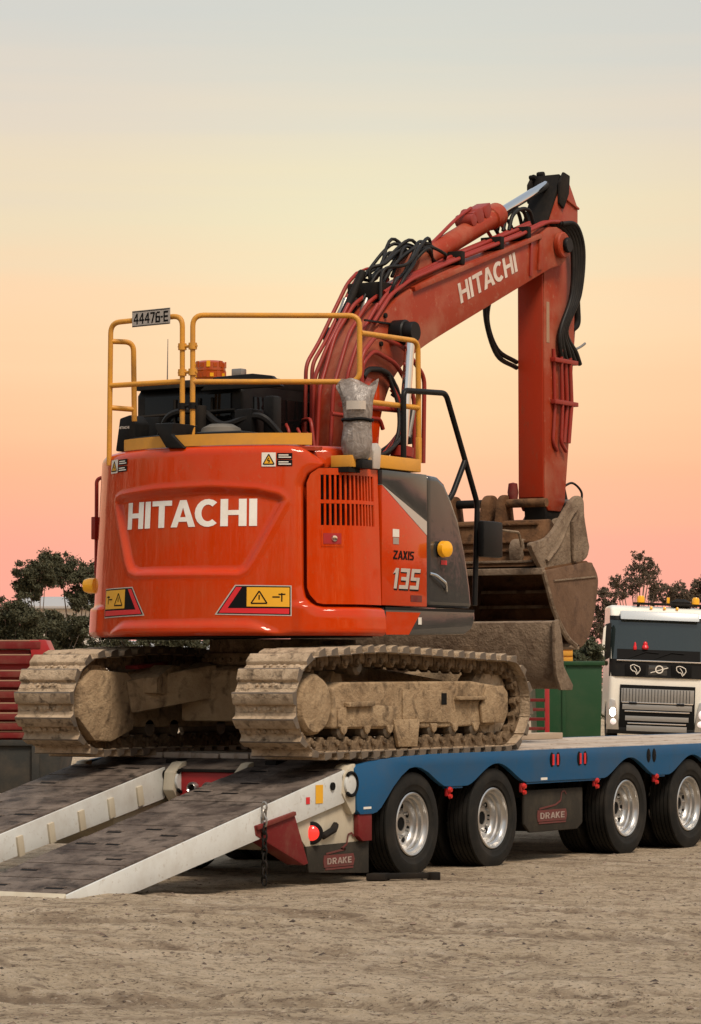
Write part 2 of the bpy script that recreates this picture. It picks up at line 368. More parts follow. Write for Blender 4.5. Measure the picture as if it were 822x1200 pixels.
# letters as polygons, height 1
def L_rect(a, b_, c_, d): return [(a, c_), (b_, c_), (b_, d), (a, d)]
def glyph(ch, t_=0.22):
    if ch == 'H': return [L_rect(0, t_, 0, 1), L_rect(.56, .56 + t_, 0, 1), L_rect(t_, .56, .41, .59)], .56 + t_
    if ch == 'I': return [L_rect(0, t_, 0, 1)], t_
    if ch == 'T': return [L_rect(0, .78, .81, 1), L_rect(.39 - t_ / 2, .39 + t_ / 2, 0, .81)], .78
    if ch == 'A':
        return [[(0, 0), (.23, 0), (.43, .72), (.43, 1), (.315, 1)], [(.86, 0), (.545, 1), (.43, 1), (.43, .72), (.63, 0)], [(.286, .2), (.574, .2), (.528, .366), (.332, .366)]], .86
    if ch == 'C':
        ps = []
        for i in range(14):
            a0 = R(48 + 264 * i / 14); a1 = R(48 + 264 * (i + 1) / 14)
            ps.append([(.43 + .43 * math.cos(a0), .5 + .515 * math.sin(a0)), (.43 + .43 * math.cos(a1), .5 + .515 * math.sin(a1)), (.43 + .21 * math.cos(a1), .5 + .31 * math.sin(a1)), (.43 + .21 * math.cos(a0), .5 + .31 * math.sin(a0))])
        return ps, .75
    if ch == 'D': return [L_rect(0, t_, 0, 1), [(t_, .82), (t_, 1), (.5, 1), (.75, .75), (.53, .75), (.44, .82)], [(.53, .75), (.75, .75), (.75, .25), (.53, .25)], [(t_, 0), (t_, .18), (.44, .18), (.53, .25), (.75, .25), (.5, 0)]], .75
    if ch == 'R': return [L_rect(0, t_, 0, 1), L_rect(t_, .6, .82, 1), L_rect(.54, .76, .56, .82), L_rect(t_, .6, .38, .56), [(.5, 0), (.76, 0), (.56, .38), (.32, .38)]], .76
    if ch == 'K': return [L_rect(0, t_, 0, 1), [(t_, .36), (t_, .6), (.52, 1), (.78, 1)], [(.5, 0), (.78, 0), (.42, .58), (.28, .44)]], .78
    if ch == 'E': return [L_rect(0, t_, 0, 1), L_rect(t_, .66, .82, 1), L_rect(t_, .62, .41, .59), L_rect(t_, .66, 0, .18)], .66
    if ch == 'Z': return [L_rect(0, .7, .82, 1), L_rect(0, .7, 0, .18), [(0, .18), (.26, .18), (.7, .82), (.44, .82)]], .7
    if ch == 'X': return [[(0, 0), (.26, 0), (.78, 1), (.52, 1)], [(.0, 1), (.26, 1), (.36, .74), (.24, .52)], [(.52, 0), (.78, 0), (.54, .48), (.42, .26)]], .78
    if ch == 'S': return [L_rect(.06, .68, .82, 1), L_rect(0, t_, .56, .86), L_rect(t_ - .12, .6, .42, .58), L_rect(.48, .7, .14, .44), L_rect(0, .64, 0, .18)], .7
    if ch == '1': return [L_rect(.18, .18 + t_, 0, 1), [(.0, .72), (.18, .78), (.18, 1)]], .44
    if ch == '3': return [L_rect(0, .5, .82, 1), L_rect(.5, .72, .0, 1), L_rect(.1, .5, .41, .58), L_rect(0, .5, 0, .18)], .72
    if ch == '5': return [L_rect(0, .7, .82, 1), L_rect(0, t_, .42, .82), L_rect(t_, .5, .42, .58), L_rect(.48, .7, 0, .58), L_rect(0, .48, 0, .18)], .7
    if ch == '4': return [L_rect(.4, .4 + .17, 0, 1), [(0, .26), (0, .42), (.4, 1), (.4, .72), (.17, .42), (.17, .26)], L_rect(.17, .4, .26, .42), L_rect(.57, .7, .26, .42)], .7
    if ch == '7': return [L_rect(0, .64, .83, 1), [(.12, 0), (.32, 0), (.64, .83), (.44, .83)]], .64
    if ch == '6': return [L_rect(0, .2, 0, .9), L_rect(.2, .62, .84, 1), L_rect(.2, .46, .44, .6), L_rect(.46, .66, 0, .6), L_rect(.2, .46, 0, .16)], .66
    if ch == '-': return [L_rect(0, .3, .4, .56)], .3
    return [], .35
def word(txt, u0, u1, v0, v1, gap=0.11, slant=0.0, t_=0.22):
    ps = []; x = 0.0
    for ch in txt:
        g, wd = glyph(ch, t_); ps += [[(q[0] + x + slant * q[1], q[1]) for q in p] for p in g]; x += wd + gap - (.10 if ch in 'TA' else 0)
    x -= gap; k = (u1 - u0) / (x + slant)
    return [[(u0 + q[0] * k, v0 + q[1] * (v1 - v0)) for q in p] for p in ps]
def strokes(lines, wid):
    ps = []
    for ln in lines:
        for a, b_ in zip(ln, ln[1:]):
            d = Vector((b_[0] - a[0], b_[1] - a[1])); n_ = Vector((-d.y, d.x)).normalized() * wid / 2
            ps.append([(a[0] - n_.x, a[1] - n_.y), (b_[0] - n_.x, b_[1] - n_.y), (b_[0] + n_.x, b_[1] + n_.y), (a[0] + n_.x, a[1] + n_.y)])
    return ps
def onplaneX(X, sgn=1): return lambda u, v_, o_: (X + sgn * o_, u, v_)
def smooth01(a, b_, x):
    t_ = min(1, max(0, (x - a) / (b_ - a))); return t_ * t_ * (3 - 2 * t_)

# ------------------------------------------------------------------ ground
RD = Vector((math.cos(TH - R(7)), math.sin(TH - R(7)))); RN = Vector((-RD.y, RD.x))     # direction of the old wheel ruts
def gz(x, y, fine=True):
    z = 0.075 * smooth01(-2.4, -4.2, y) * (1 - smooth01(2.4, 5.5, x)) + 0.02 * noise.noise((x * 0.25, y * 0.25, 3.1))
    if fine:
        k = 0.35 + 0.65 * smooth01(1.5, 3.0, x - 0.2 * y)
        z += 0.024 * k * noise.fractal((x * 1.5, y * 1.5, 0.7), 0.75, 2.1, 6)
        a = x * RD.x + y * RD.y; c_ = x * RN.x + y * RN.y
        for off, wd, dp in ((-4.1, 0.20, 0.030), (-5.9, 0.24, 0.045), (-6.5, 0.2, .03), (-7.7, 0.20, 0.040), (-9.6, 0.28, 0.05), (-10.4, 0.2, .035)):
            d = (c_ - off - 0.18 * math.sin(a * 0.5 + off)) / wd
            if abs(d) < 2.6:
                g = math.exp(-d * d * 1.6)
                z += dp * (0.55 * math.exp(-(abs(d) - 1.45) ** 2 * 5) - g) * (0.6 + 0.4 * noise.noise((a * 0.7, off, 0)))
                z += 0.010 * g * math.sin(a * 42 + abs(d) * 5)
    return z
def rut(x, y):
    a = x * RD.x + y * RD.y; c_ = x * RN.x + y * RN.y; m_ = 0.0
    for off, wd in ((-4.1, 0.20), (-5.9, 0.24), (-6.5, 0.2), (-7.7, 0.20), (-9.6, 0.28), (-10.4, 0.2)):
        d = (c_ - off - 0.18 * math.sin(a * 0.5 + off)) / wd
        if abs(d) < 1.6: m_ = max(m_, math.exp(-(d * d) ** 2 * 1.2) * (0.45 + 0.55 * noise.noise((a * 0.5, off, 7))) * (0.75 + 0.25 * math.sin(a * 42 + abs(d) * 5)))
    return max(0.0, m_)
def axis(lo, hi, st, far):
    a = list(np.arange(lo, hi + 1e-6, st)); s_ = st; x = hi
    while x < far: s_ *= 1.28; x += s_; a.append(x)
    s_ = st; x = lo
    while x > -far: s_ *= 1.28; x -= s_; a.insert(0, x)
    return np.array(a)
gx = axis(-2.5, 9.2, 0.036, 2500); gy = axis(-11.2, 5.5, 0.036, 2500)
gv = np.zeros((len(gx), len(gy), 3), np.float32); gv[:, :, 0] = gx[:, None]; gv[:, :, 1] = gy[None, :]
for i, x in enumerate(gx):
    for j, y in enumerate(gy):
        if -6 < x < 13 and -15 < y < 9: gv[i, j, 2] = gz(float(x), float(y), -2.6 < x < 9.3 and -11.3 < y < 5.6)
nx, ny = len(gx), len(gy)
ii = (np.arange(nx - 1)[:, None] * ny + np.arange(ny - 1)[None, :]).ravel()
q = np.stack([ii, ii + ny, ii + ny + 1, ii + 1], 1).astype(np.int32)
me = bpy.data.meshes.new('ground'); me.vertices.add(nx * ny); me.vertices.foreach_set('co', gv.ravel())
me.loops.add(q.size); me.loops.foreach_set('vertex_index', q.ravel()); me.polygons.add(len(q))
me.polygons.foreach_set('loop_start', np.arange(0, q.size, 4, dtype=np.int32)); me.update(calc_edges=True)
me.polygons.foreach_set('use_smooth', np.ones(len(q), bool))
at_ = me.attributes.new('rut', 'FLOAT', 'POINT'); rv = np.zeros((nx, ny), np.float32)
for i, x in enumerate(gx):
    if -2.6 < x < 9.3:
        for j, y in enumerate(gy):
            if -11.3 < y < 5.6: rv[i, j] = rut(float(x), float(y))
at_.data.foreach_set('value', rv.ravel())
g_o = mkobj('ground', me, 'dirt'); g_o['kind'] = 'structure'
mb = MB()
for k in range(9000):
    x = random.uniform(-2, 9); y = random.uniform(-11, 5.2)
    if x < 1.2 and y > -1.2: continue
    r = 0.005 + 0.022 * random.random() ** 6
    z = gz(x, y); an = random.random() * 3; c_, s_ = math.cos(an), math.sin(an)
    vs = []
    for p in ((1, 0, 0), (-1, 0, 0), (0, .8, 0), (0, -.8, 0), (.2, .1, .45), (0, 0, -.6)):
        j = [v_ * r * random.uniform(.7, 1.3) for v_ in p]; vs.append((x + j[0] * c_ - j[1] * s_, y + j[0] * s_ + j[1] * c_, z + j[2]))
    mb.add(vs, [(0, 2, 4), (2, 1, 4), (1, 3, 4), (3, 0, 4), (2, 0, 5), (1, 2, 5), (3, 1, 5), (0, 3, 5)])
pb = mb.build('pebbles', 'pebble', None, smooth=20); tag(pb, 'loose pebbles and clods scattered over the bare dirt', 'gravel', kind='stuff')

def at(px, py, d):
    """a point at d metres depth seen at pixel (px, py) of the 822 x 1200 photograph: used to read off where far things stand"""
    f = 3700.0
    fw = DEP * math.cos(PITCH) + Vector((0, 0, math.sin(PITCH))); up = -DEP * math.sin(PITCH) + Vector((0, 0, math.cos(PITCH)))
    r_ = fw * f + LAT * (px - 411) - up * (py - 600)
    return CAM + r_ * (d / r_.dot(DEP))

# ------------------------------------------------------------------ trees, scrub and buildings far behind
def leaf_cloud(mb, c, rad, n, size, rng, squash=0.8):
    for _ in range(n):
        d = Vector([max(-1.6, min(1.6, rng.gauss(0, .52))) for _q in range(3)]) * rad
        d.z *= squash; p = c + d
        u = Vector((rng.gauss(0, 1), rng.gauss(0, 1), rng.gauss(0, 1))).normalized(); v_ = u.orthogonal().normalized()
        l = size * rng.uniform(.6, 1.4); w_ = l * rng.uniform(.3, .5)
        mb.add([p - u * l / 2, p + v_ * w_ / 2, p + u * l / 2, p - v_ * w_ / 2], [(0, 1, 2, 3)])
def tree(label, base, height, lobes, mat, seed, size, per, group, name='gum_tree', fine=1.0):
    """lobes: (sideways, height, radius) of the main leaf masses; every one gets its own limb, twigs and many small leaf clumps"""
    rng = random.Random(seed)
    t = thing(name, label, 'tree', base, 0, group); base = Vector(base)
    tr = MB(); cr_ = MB()
    fork = base + Vector((rng.uniform(-.15, .15), rng.uniform(-.15, .15), height * 0.34))
    tr.tube(spline([base - Vector((0, 0, .3)), base.lerp(fork, .5) + Vector((rng.uniform(-.12, .12), rng.uniform(-.12, .12), 0)), fork]), [0.11 * height / 6 * (1 - .35 * i / 16) for i in range(17)], 8)
    for (sx, hz, rad) in lobes:
        c_ = base + LAT * sx + DEP * rng.uniform(-.5, .5) + Vector((0, 0, hz))
        mid = fork.lerp(c_, .5) + Vector((rng.uniform(-.1, .1), rng.uniform(-.1, .1), -.08 * rad))
        tr.tube(spline([fork, mid, c_], 5), [0.036 * height / 6 * (1 - .75 * i / 10) for i in range(11)], 6)
        for q_ in range(int(22 * fine)):
            d = Vector([max(-1.15, min(1.15, rng.gauss(0, q))) for q in (.62, .62, .5)]) * rad
            cc = c_ + d
            if q_ % 3 == 0: tr.tube([c_ - Vector((0, 0, rad * .4)), c_.lerp(cc, .6), cc], [.014, .010, .004], 4)
            leaf_cloud(cr_, cc, rad * rng.uniform(.18, .5), per, size, rng, .75)
    tr.build('trunk', 'bark', t); cr_.build('crown', mat, t, smooth=5)
    return t
G0 = 'trees behind the yard'
def tb(px, d): p = at(px, 800, d); return (p.x, p.y, 0)
def lob(px0, d, *pts):
    k = d / 3700.0
    return [((px - px0) * k, 1.475 + (801 - py) * k, r * k) for px, py, r in pts]
tree('round dark gum tree, the left one of the pair left of the excavator', tb(45, 104), 5.4, lob(45, 104, (34, 671, 15), (48, 667, 14), (28, 684, 10), (52, 682, 12), (38, 693, 9)), 'gum_leaf', 11, .095, 135, G0)
tree('round dark gum tree directly left of the counterweight, behind the amber lamp', tb(80, 106), 6.0, lob(80, 106, (70, 660, 15), (84, 667, 16), (98, 680, 15), (74, 676, 12), (104, 697, 14), (92, 702, 12), (112, 690, 14)), 'gum_leaf', 23, .095, 135, G0)
tree('low dark bushy gum at the left picture edge above the red steel stack', tb(8, 92), 4.1, lob(8, 92, (4, 716, 17), (20, 712, 14), (30, 726, 15), (-4, 735, 18), (16, 742, 18), (40, 738, 15), (34, 754, 14), (8, 762, 16)), 'gum_leaf', 5, .095, 150, G0)
tree('low dark gum standing just behind the left track of the excavator', tb(66, 98), 3.4, lob(66, 98, (56, 728, 13), (72, 738, 14), (50, 748, 15), (88, 742, 13), (100, 728, 13), (66, 760, 14), (90, 762, 13)), 'gum_leaf', 31, .10, 120, G0)
tree('scrubby gum seen through the gap under the counterweight', tb(135, 100), 3.0, lob(135, 100, (116, 748, 12), (132, 756, 11), (148, 752, 12), (126, 768, 12), (150, 768, 12), (108, 766, 12)), 'gum_leaf', 37, .09, 80, G0)
tree('scrubby gum seen above the tracks below the middle of the counterweight', tb(205, 104), 3.2, lob(205, 104, (176, 752, 12), (194, 756, 12), (214, 750, 13), (232, 756, 12), (200, 770, 13), (226, 770, 12)), 'gum_leaf', 47, .10, 110, G0)
tree('thin spindly wattle tree rising behind the white truck cab', tb(746, 108), 6.2, lob(746, 108, (752, 652, 7), (748, 664, 8), (757, 668, 8), (763, 662, 6), (742, 678, 10), (754, 680, 10), (764, 676, 8), (732, 688, 10), (722, 684, 8), (746, 692, 11), (728, 698, 9), (768, 690, 7)), 'wattle_leaf', 52, .085, 26, G0, 'wattle_tree', .9)
tree('ragged brown wattle beside the bucket, left of the truck', tb(712, 112), 4.3, lob(712, 112, (707, 694, 9), (712, 706, 10), (704, 716, 10), (714, 724, 10), (706, 734, 11), (698, 742, 10), (716, 744, 10), (720, 712, 8)), 'wattle_leaf', 61, .085, 46, G0, 'wattle_tree')
tree('low thin wattle behind the truck roof light bar', tb(780, 110), 4.8, lob(780, 110, (776, 690, 8), (786, 694, 9), (796, 690, 8), (770, 700, 9), (790, 704, 10), (803, 700, 8)), 'wattle_leaf', 71, .085, 36, G0, 'wattle_tree')
tree('dark wattle at the right picture edge behind the truck roof', tb(826, 112), 5.3, lob(826, 112, (822, 684, 8), (832, 678, 9), (814, 696, 9), (826, 698, 12), (806, 704, 8)), 'wattle_leaf', 83, .085, 80, G0, 'wattle_tree')
tree('dark dense shrub between the bucket and the truck mirror, behind the green bin', tb(688, 62), 2.2, lob(688, 62, (684, 766, 10), (693, 760, 9), (678, 774, 11), (690, 776, 11), (698, 772, 7)), 'scrub_leaf', 91, .07, 150, G0, 'dense_shrub')
# unseen ring of trees, added and shaped for its reflection in glossy paint
rng = random.Random(8); mb = MB()
for k in range(150):
    a = R(159 + 278 * k / 150); d = 50 + rng.uniform(-3, 4)
    p = Vector((d * math.cos(a), d * math.sin(a), 0)); h = rng.uniform(9.6, 11.6) * (1 + .06 * math.sin(k * .35)) * (1 - .55 * smooth01(340, 372, math.degrees(a)))
    mb.tube([(p.x, p.y, -.2), (p.x, p.y, h * .8)], [.16, .05], 5)
    for q_ in range(13): leaf_cloud(mb, Vector((p.x + rng.gauss(0, .9), p.y + rng.gauss(0, .9), h * rng.uniform(.08, .92))), rng.uniform(1.5, 2.4), 85, .42, rng)
o = mb.build('reflected_trees', 'scrub_leaf', None, smooth=5); tag(o, 'dense dark belt of unseen trees added for its reflection in the paint', 'trees', kind='stuff')
rng = random.Random(3); mb = MB()
for k in range(130):
    px = -80 + 1020 * k / 130; d = rng.uniform(118, 150); p = at(px, 800, d); h = rng.uniform(1.0, 2.5)
    for q_ in range(3): leaf_cloud(mb, Vector((p.x + rng.gauss(0, .8), p.y + rng.gauss(0, .8), h * rng.uniform(.3, .9))), rng.uniform(.9, 1.6), 120, .17, rng)
    mb.tube([(p.x, p.y, 0), (p.x, p.y, h * .8)], [.09, .03], 5)
o = mb.build('scrub_belt', 'scrub_leaf', None, smooth=5); tag(o, 'far belt of dark scrub along the back of the yard', 'scrub', kind='stuff')

def shed(label, px0, px1, d, ztop, zeave):
    a = at(px0, 800, d); b_ = at(px1, 800, d); wd = (b_ - a).length
    t = thing('white_shed', label, 'shed', (a.x, a.y, 0), TH, local=True)
    m_ = MB(); m_.box(0, wd, 0, 8, 0, zeave); m_.build('wall', 'shed_white', t)
    m_ = MB(); m_.prism([(-.3, zeave - .05), (8.3, zeave - .05), (8.3, zeave + .06), (4, ztop), (-.3, zeave + .06)], -.3, wd + .3); m_.build('roof', 'shed_roof', t, .02)
    for k in range(max(1, int(wd // 3))):
        x = 1.0 + k * 3
        m_ = MB(); m_.box(x, x + 1.1, -.04, .02, 1.4, zeave - .8); wn = m_.build('window', 'glass_dark', t)
        m_ = MB(); m_.box(x - .06, x + 1.16, -.07, .0, zeave - .8, zeave - .7); m_.box(x - .06, x + 1.16, -.07, 0, 1.3, 1.4); m_.build('frame', 'shed_white', wn)
shed('pale shed glimpsed between the gum trees left of the excavator', 24, 130, 128, 5.1, 4.55)
shed('long white shed glimpsed through leaves under the counterweight', 60, 300, 160, 3.7, 3.0)

# ------------------------------------------------------------------ stacked red steel and bins
p = at(-30, 800, 38)
t = thing('grey_skip', 'dark grey open skip carrying the red steel at the left edge', 'skip', (p.x, p.y, 0), TH, local=True)
m_ = MB(); m_.prism([(-1.1, .16), (.95, .16), (1.08, .79), (-1.1, .79)], 0, 1.8, 'Y'); m_.build('body', 'grey_bin', t, .02)
m_ = MB(); m_.box(-1.15, 1.12, -.04, 0, .73, .80); m_.build('rim', 'grey_bin', t, .008)
for x in (-.9, -.1, .7):
    m_ = MB(); m_.box(x, x + .09, -.05, 0.0, .2, .73); m_.build('rib', 'grey_bin', t, .006)
for x in (-.6, .5):
    m_ = MB(); m_.box(x, x + .3, .2, 1.6, 0, .16); m_.build('skid', 'grey_bin', t, .01)
t = thing('red_steel_stack', 'stack of dusty red steel frames lying on the grey skip', 'steel frames', (p.x, p.y, .8), TH, local=True)
zz = [(0.02, .80, .07), (.12, .74, .08), (.24, .72, .07), (.36, .75, .07), (.50, .74, .08), (.63, .72, .07), (.75, .74, .07), (.91, .83, .10), (1.09, .80, .09)]
for k, (z, xr, th_) in enumerate(zz):
    m_ = MB(); m_.box(-1.0, xr, -.02 - .02 * (k % 3), .7, z, z + th_); fo = m_.build('steel_frame', 'faded_red', t, .012)
    m_ = MB(); m_.box(-1.0, xr - .02, -.01 - .02 * (k % 3), .66, z + th_ + .002, z + th_ + .018); m_.build('dust_layer', 'dusty_top', fo, .004)
m_ = MB(); m_.box(-.98, .66, .06, .60, 0.0, 1.08); m_.build('inner_frame', 'trailer_red', t, .006)
m_ = MB(); m_.prism([(.70, .93), (.98, .93), (.86, 1.20), (.66, 1.20)], -.05, .6, 'Y'); m_.build('end_bracket', 'trailer_red', t, .01)

p = at(628, 800, 35)
t = thing('red_rack', 'red steel ladder rack standing behind the front of the right track', 'rack', (p.x, p.y, 0), TH, local=True)
for x in (-.45, .10):
    m_ = MB(); m_.box(x, x + .05, -.03, .03, 0, 1.46); m_.build('upright', 'trailer_red', t, .005)
for k in range(12):
    m_ = MB(); m_.box(-.40, .10, -.02, .02, .12 + k * .105, .155 + k * .105); m_.build('rung', 'faded_red', t, .005)
p = at(672, 800, 50)
t = thing('green_skip', 'green steel waste bin standing left of the white truck', 'bin', (p.x, p.y, 0), TH, local=True)
m_ = MB(); m_.prism([(-.55, .12), (.42, .12), (.46, 1.78), (-.62, 1.78)], 0, 1.6, 'Y'); m_.build('body', 'green_bin', t, .02)
m_ = MB(); m_.box(-.68, .50, -.04, 1.66, 1.76, 1.83); m_.build('rim', 'green_bin', t, .015)
for x in (-.18,):
    m_ = MB(); m_.box(x, x + .06, -.03, 0, .15, 1.76); m_.build('rib', 'green_bin', t, .008)
for x in (-.4, .3):
    m_ = MB(); m_.box(x, x + .16, .1, 1.5, 0, .12); m_.build('skid', 'grey_bin', t, .008)
p = at(662, 800, 50.7)
t = thing('yellow_crate', 'small yellow crate lying on the green bin below the bucket', 'crate', (p.x, p.y, 1.80), TH, local=True)
for k in range(3):
    m_ = MB(); m_.box(-.13, .13, -.02, .0, .02 + k * .1, .095 + k * .1); m_.build('slat', 'plate_yellow', t, .004)
m_ = MB(); m_.box(-.13, .13, .0, .3, 0, .30); m_.build('body', 'plate_yellow', t, .01)

# ------------------------------------------------------------------ parked truck
p = at(768, 800, 80)
T = thing('white_truck', 'white truck parked facing the camera with lit headlamp and amber roof beacons', 'truck', (p.x, p.y, 0), TH, local=True)
T.rotation_euler = (0, R(2.2), TH)
def tx(px): return (px - 768) / 46.0
def tz(py): return 1.475 + (800.5 - py) / 46.0
m_ = MB()
prof = [(0.0, .35), (-.10, .55), (-.12, 1.62), (-.06, 2.05), (.10, 2.6), (.28, 3.2), (.42, 3.38), (.8, 3.44), (2.2, 3.44), (2.2, .6), (1.6, .6), (1.5, .95), (.8, .95), (.7, .35)]
m_.prism(prof, -1.22, 1.22); m_.build('cab', 'truck_white', T, .11, seg=4)
def tpanel(name, x0, x1, z0, z1, y, mat, dpt=.04, bev=.01, y2=None, parent=None):
    y2 = y if y2 is None else y2
    b_ = MB(); b_.add([(x0, y, z0), (x1, y, z0), (x1, y2, z1), (x0, y2, z1), (x0, y + dpt, z0), (x1, y + dpt, z0), (x1, y2 + dpt, z1), (x0, y2 + dpt, z1)],
                      [(0, 1, 2, 3), (7, 6, 5, 4), (0, 4, 5, 1), (1, 5, 6, 2), (2, 6, 7, 3), (3, 7, 4, 0)])
    return b_.build(name, mat, parent or T, bev)
def twrap(name, z0, z1, y0, y1, mat, parent=None):
    xs = [-1.235, -1.17, -1.06, -.5, 0, .5, 1.06, 1.17, 1.235]; dy = [.10, .035, .0, -.01, -.015, -.01, .0, .035, .10]; b_ = MB(); n = len(xs)
    for z, y in ((z0, y0), (z1, y1)):
        for o_ in (0, .05): b_.v += [(x, y + d + o_, z) for x, d in zip(xs, dy)]
    for k in range(n - 1):
        b_.f += [(k, k + 1, 2 * n + k + 1, 2 * n + k), (n + k, 3 * n + k, 3 * n + k + 1, n + k + 1), (k, n + k, n + k + 1, k + 1), (2 * n + k, 2 * n + k + 1, 3 * n + k + 1, 3 * n + k)]
    b_.f += [(0, 2 * n, 3 * n, n), (n - 1, 2 * n - 1, 4 * n - 1, 3 * n - 1)]
    return b_.build(name, mat, parent or T)
ws = twrap('windscreen', 2.06, 3.08, -.085, .19, 'truck_glass')
twrap('screen_header', 3.06, 3.16, .165, .20, 'black_paint')
for x in (-.75, -.1):
    b_ = MB(); b_.tube([(x, -.10, 2.09), (x + .42, -.07, 2.26), (x + .75, -.075, 2.24)], .014, 6); b_.build('wiper', 'decal_black', ws)
tpanel('dashboard', -1.05, 1.05, 2.07, 2.32, -.105, 'decal_black', .012, .0, -.042, parent=ws)
for x, z, s_ in ((-.60, 2.33, .05), (-.34, 2.35, .09)):
    b_ = MB(); b_.lathe((x, -.03, z - .03), (0, 0, 1), [(0, 0), (s_ * .8, .01), (s_, .05), (s_ * .8, .10), (s_ * .6, .12), (s_ * .62, .16), (s_ * .3, .20), (0, .205)], 10); b_.build('dash_toy', 'decal_red', ws)
tpanel('visor', -.98, 1.02, tz(727), tz(717), .04, 'visor_grey', .12, .03, .14)
twrap('badge_panel', 1.62, 2.06, -.150, -.11, 'black_paint')
tpanel('chrome_strip', -1.06, 1.12, 2.015, 2.05, -.158, 'chrome', .03, .006)
em = tpanel('badge_plate', -.25, .22, 1.68, 1.93, -.158, 'grey_panel', .02, .006)
b_ = MB(); b_.lathe((0.02, -.172, 1.83), (0, -1, 0), [(.075, 0), (.105, 0), (.105, .012), (.075, .012)], 20, True); b_.beam((-.20, -.175, 1.74), (.24, -.175, 1.88), .02, .012, (0, -1, 0)); b_.build('emblem', 'decal_white', em)
for cx in (-.58, .58):
    pl = tpanel('emblem_plate', cx - .26, cx + .26, 1.64, 1.95, -.158, 'decal_black', .02, .004)
    pts = [(-.13, .10), (-.06, .13), (.02, .11), (.10, .07), (.12, 0), (.07, -.08), (.03, -.12), (-.01, -.04), (-.07, -.03), (-.12, .02), (-.13, .10)]
    b_ = MB()
    b_.tube([(cx + a, -.166, 1.80 + c_) for a, c_ in pts], .011, 5); b_.tube([(cx - .04, -.166, 1.88), (cx + .02, -.166, 1.80), (cx + .05, -.166, 1.70)], .010, 5)
    b_.build('emblem', 'decal_white', pl)
gr = tpanel('grille', -.95, .95, .30, 1.42, -.145, 'decal_black', .05, .01, -.152)
for z0, z1, xr in ((.98, 1.33, .92), (.80, .93, .88), (.52, .64, .80), (.26, .40, .76)):
    tpanel('mesh', -xr, xr, z0, z1, -.165, 'grille_mesh', .02, .004, parent=gr)
for k in range(22):
    x = -.88 + k * .08
    b_ = MB(); b_.box(x, x + .016, -.172, -.16, .99, 1.32); b_.build('mesh_bar', 'grey_panel', gr)
for z, xr in ((.74, .82), (.44, .74), (.96, .90)):
    tpanel('trim', -xr, xr, z, z + .03, -.175, 'chrome', .03, .006, parent=gr)
for x in (-.72, .48): tpanel('badge', x, x + .20, .93, .985, -.182, 'decal_black', .02, .004, parent=gr)
for sx in (-1, 1):
    b_ = MB(); b_.prism([(sx * 1.25, .28), (sx * .95, .28), (sx * 1.0, .70), (sx * 1.06, 1.02), (sx * 1.20, 1.05), (sx * 1.25, .7)], -.17, .1, 'Y'); hd = b_.build('headlight', 'alloy', T, .015)
    b_ = MB(); b_.lathe((sx * 1.12, -.172, .72), (0, -1, 0), [(0, .03), (.04, .025), (.075, 0), (0, 0)], 16); b_.v = [(v_[0], v_[1], .72 + (v_[2] - .72) * 1.5) for v_ in b_.v]; b_.build('bulb', 'headlamp' if sx < 0 else 'clear_lens', hd)
    b_ = MB(); b_.lathe((sx * 1.10, -.172, .48), (0, -1, 0), [(0, .02), (.05, .02), (.08, 0), (0, 0)], 14); b_.build('bulb', 'clear_lens', hd)
    b_ = MB(); b_.prism([(sx * 1.24, 2.08), (sx * 1.41, 1.98), (sx * 1.37, 2.92), (sx * 1.22, 2.98)], -.14, .12, 'Y'); mr = b_.build('mirror', 'black_paint', T, .03)
    b_ = MB(); b_.prism([(sx * 1.385, 2.02), (sx * 1.46, 2.06), (sx * 1.42, 2.82), (sx * 1.355, 2.90)], -.17, -.10, 'Y'); b_.build('shell', 'truck_white', mr, .015)
    for z in (2.15, 2.85):
        b_ = MB(); b_.tube([(sx * 1.15, .25, z), (sx * 1.32, .02, z)], .022, 6); b_.build('bracket', 'black_paint', mr)
tpanel('bumper', -1.24, 1.24, .18, .34, -.16, 'black_paint', .5, .03)
lb = MB(); lb.box(-.62, 1.26, .55, .72, 3.47, 3.53); lbo = lb.build('light_bar', 'dark_frame', T, .015)
for x in (-.5, 1.1):
    b_ = MB(); b_.box(x - .03, x + .03, .6, .68, 3.40, 3.48); b_.build('stay', 'black_paint', lbo)
for x in (-.43, .97):
    b_ = MB(); b_.lathe((x, .63, 3.53), (0, 0, 1), [(0, 0), (.10, 0), (.095, .12), (.07, .17), (0, .18)], 14); b_.build('beacon', 'amber_lens', T)
b_ = MB(); b_.box(.23, .30, .58, .66, 3.53, 3.68); b_.build('beacon', 'amber_lens', T, .01)
b_ = MB(); b_.lathe((.62, .9, 3.44), (0, 0, 1), [(0, 0), (.26, 0), (.26, .14), (.1, .22), (0, .22)], 14); b_.build('roof_vent', 'dark_frame', T)
for x in (-.18, .16, .48):
    b_ = MB(); b_.lathe((x, .42, 3.385), (0, -1, .4), [(0, 0), (.04, 0), (.035, .05), (0, .06)], 10); b_.build('marker_lamp', 'amber_lens', T)
for sx in (-1, 1):
    b_ = MB(); b_.lathe((sx * 1.02, 1.1, .52), (sx, 0, 0), [(0, -.12), (.48, -.12), (.52, -.08), (.52, .12), (.48, .16), (.28, .16), (.26, .06), (0, .06)], 28); b_.build('wheel', 'tyre', T)
b_ = MB(); b_.box(-.45, .45, .5, 5.5, .55, .85); b_.build('chassis', 'dark_frame', T, .02)

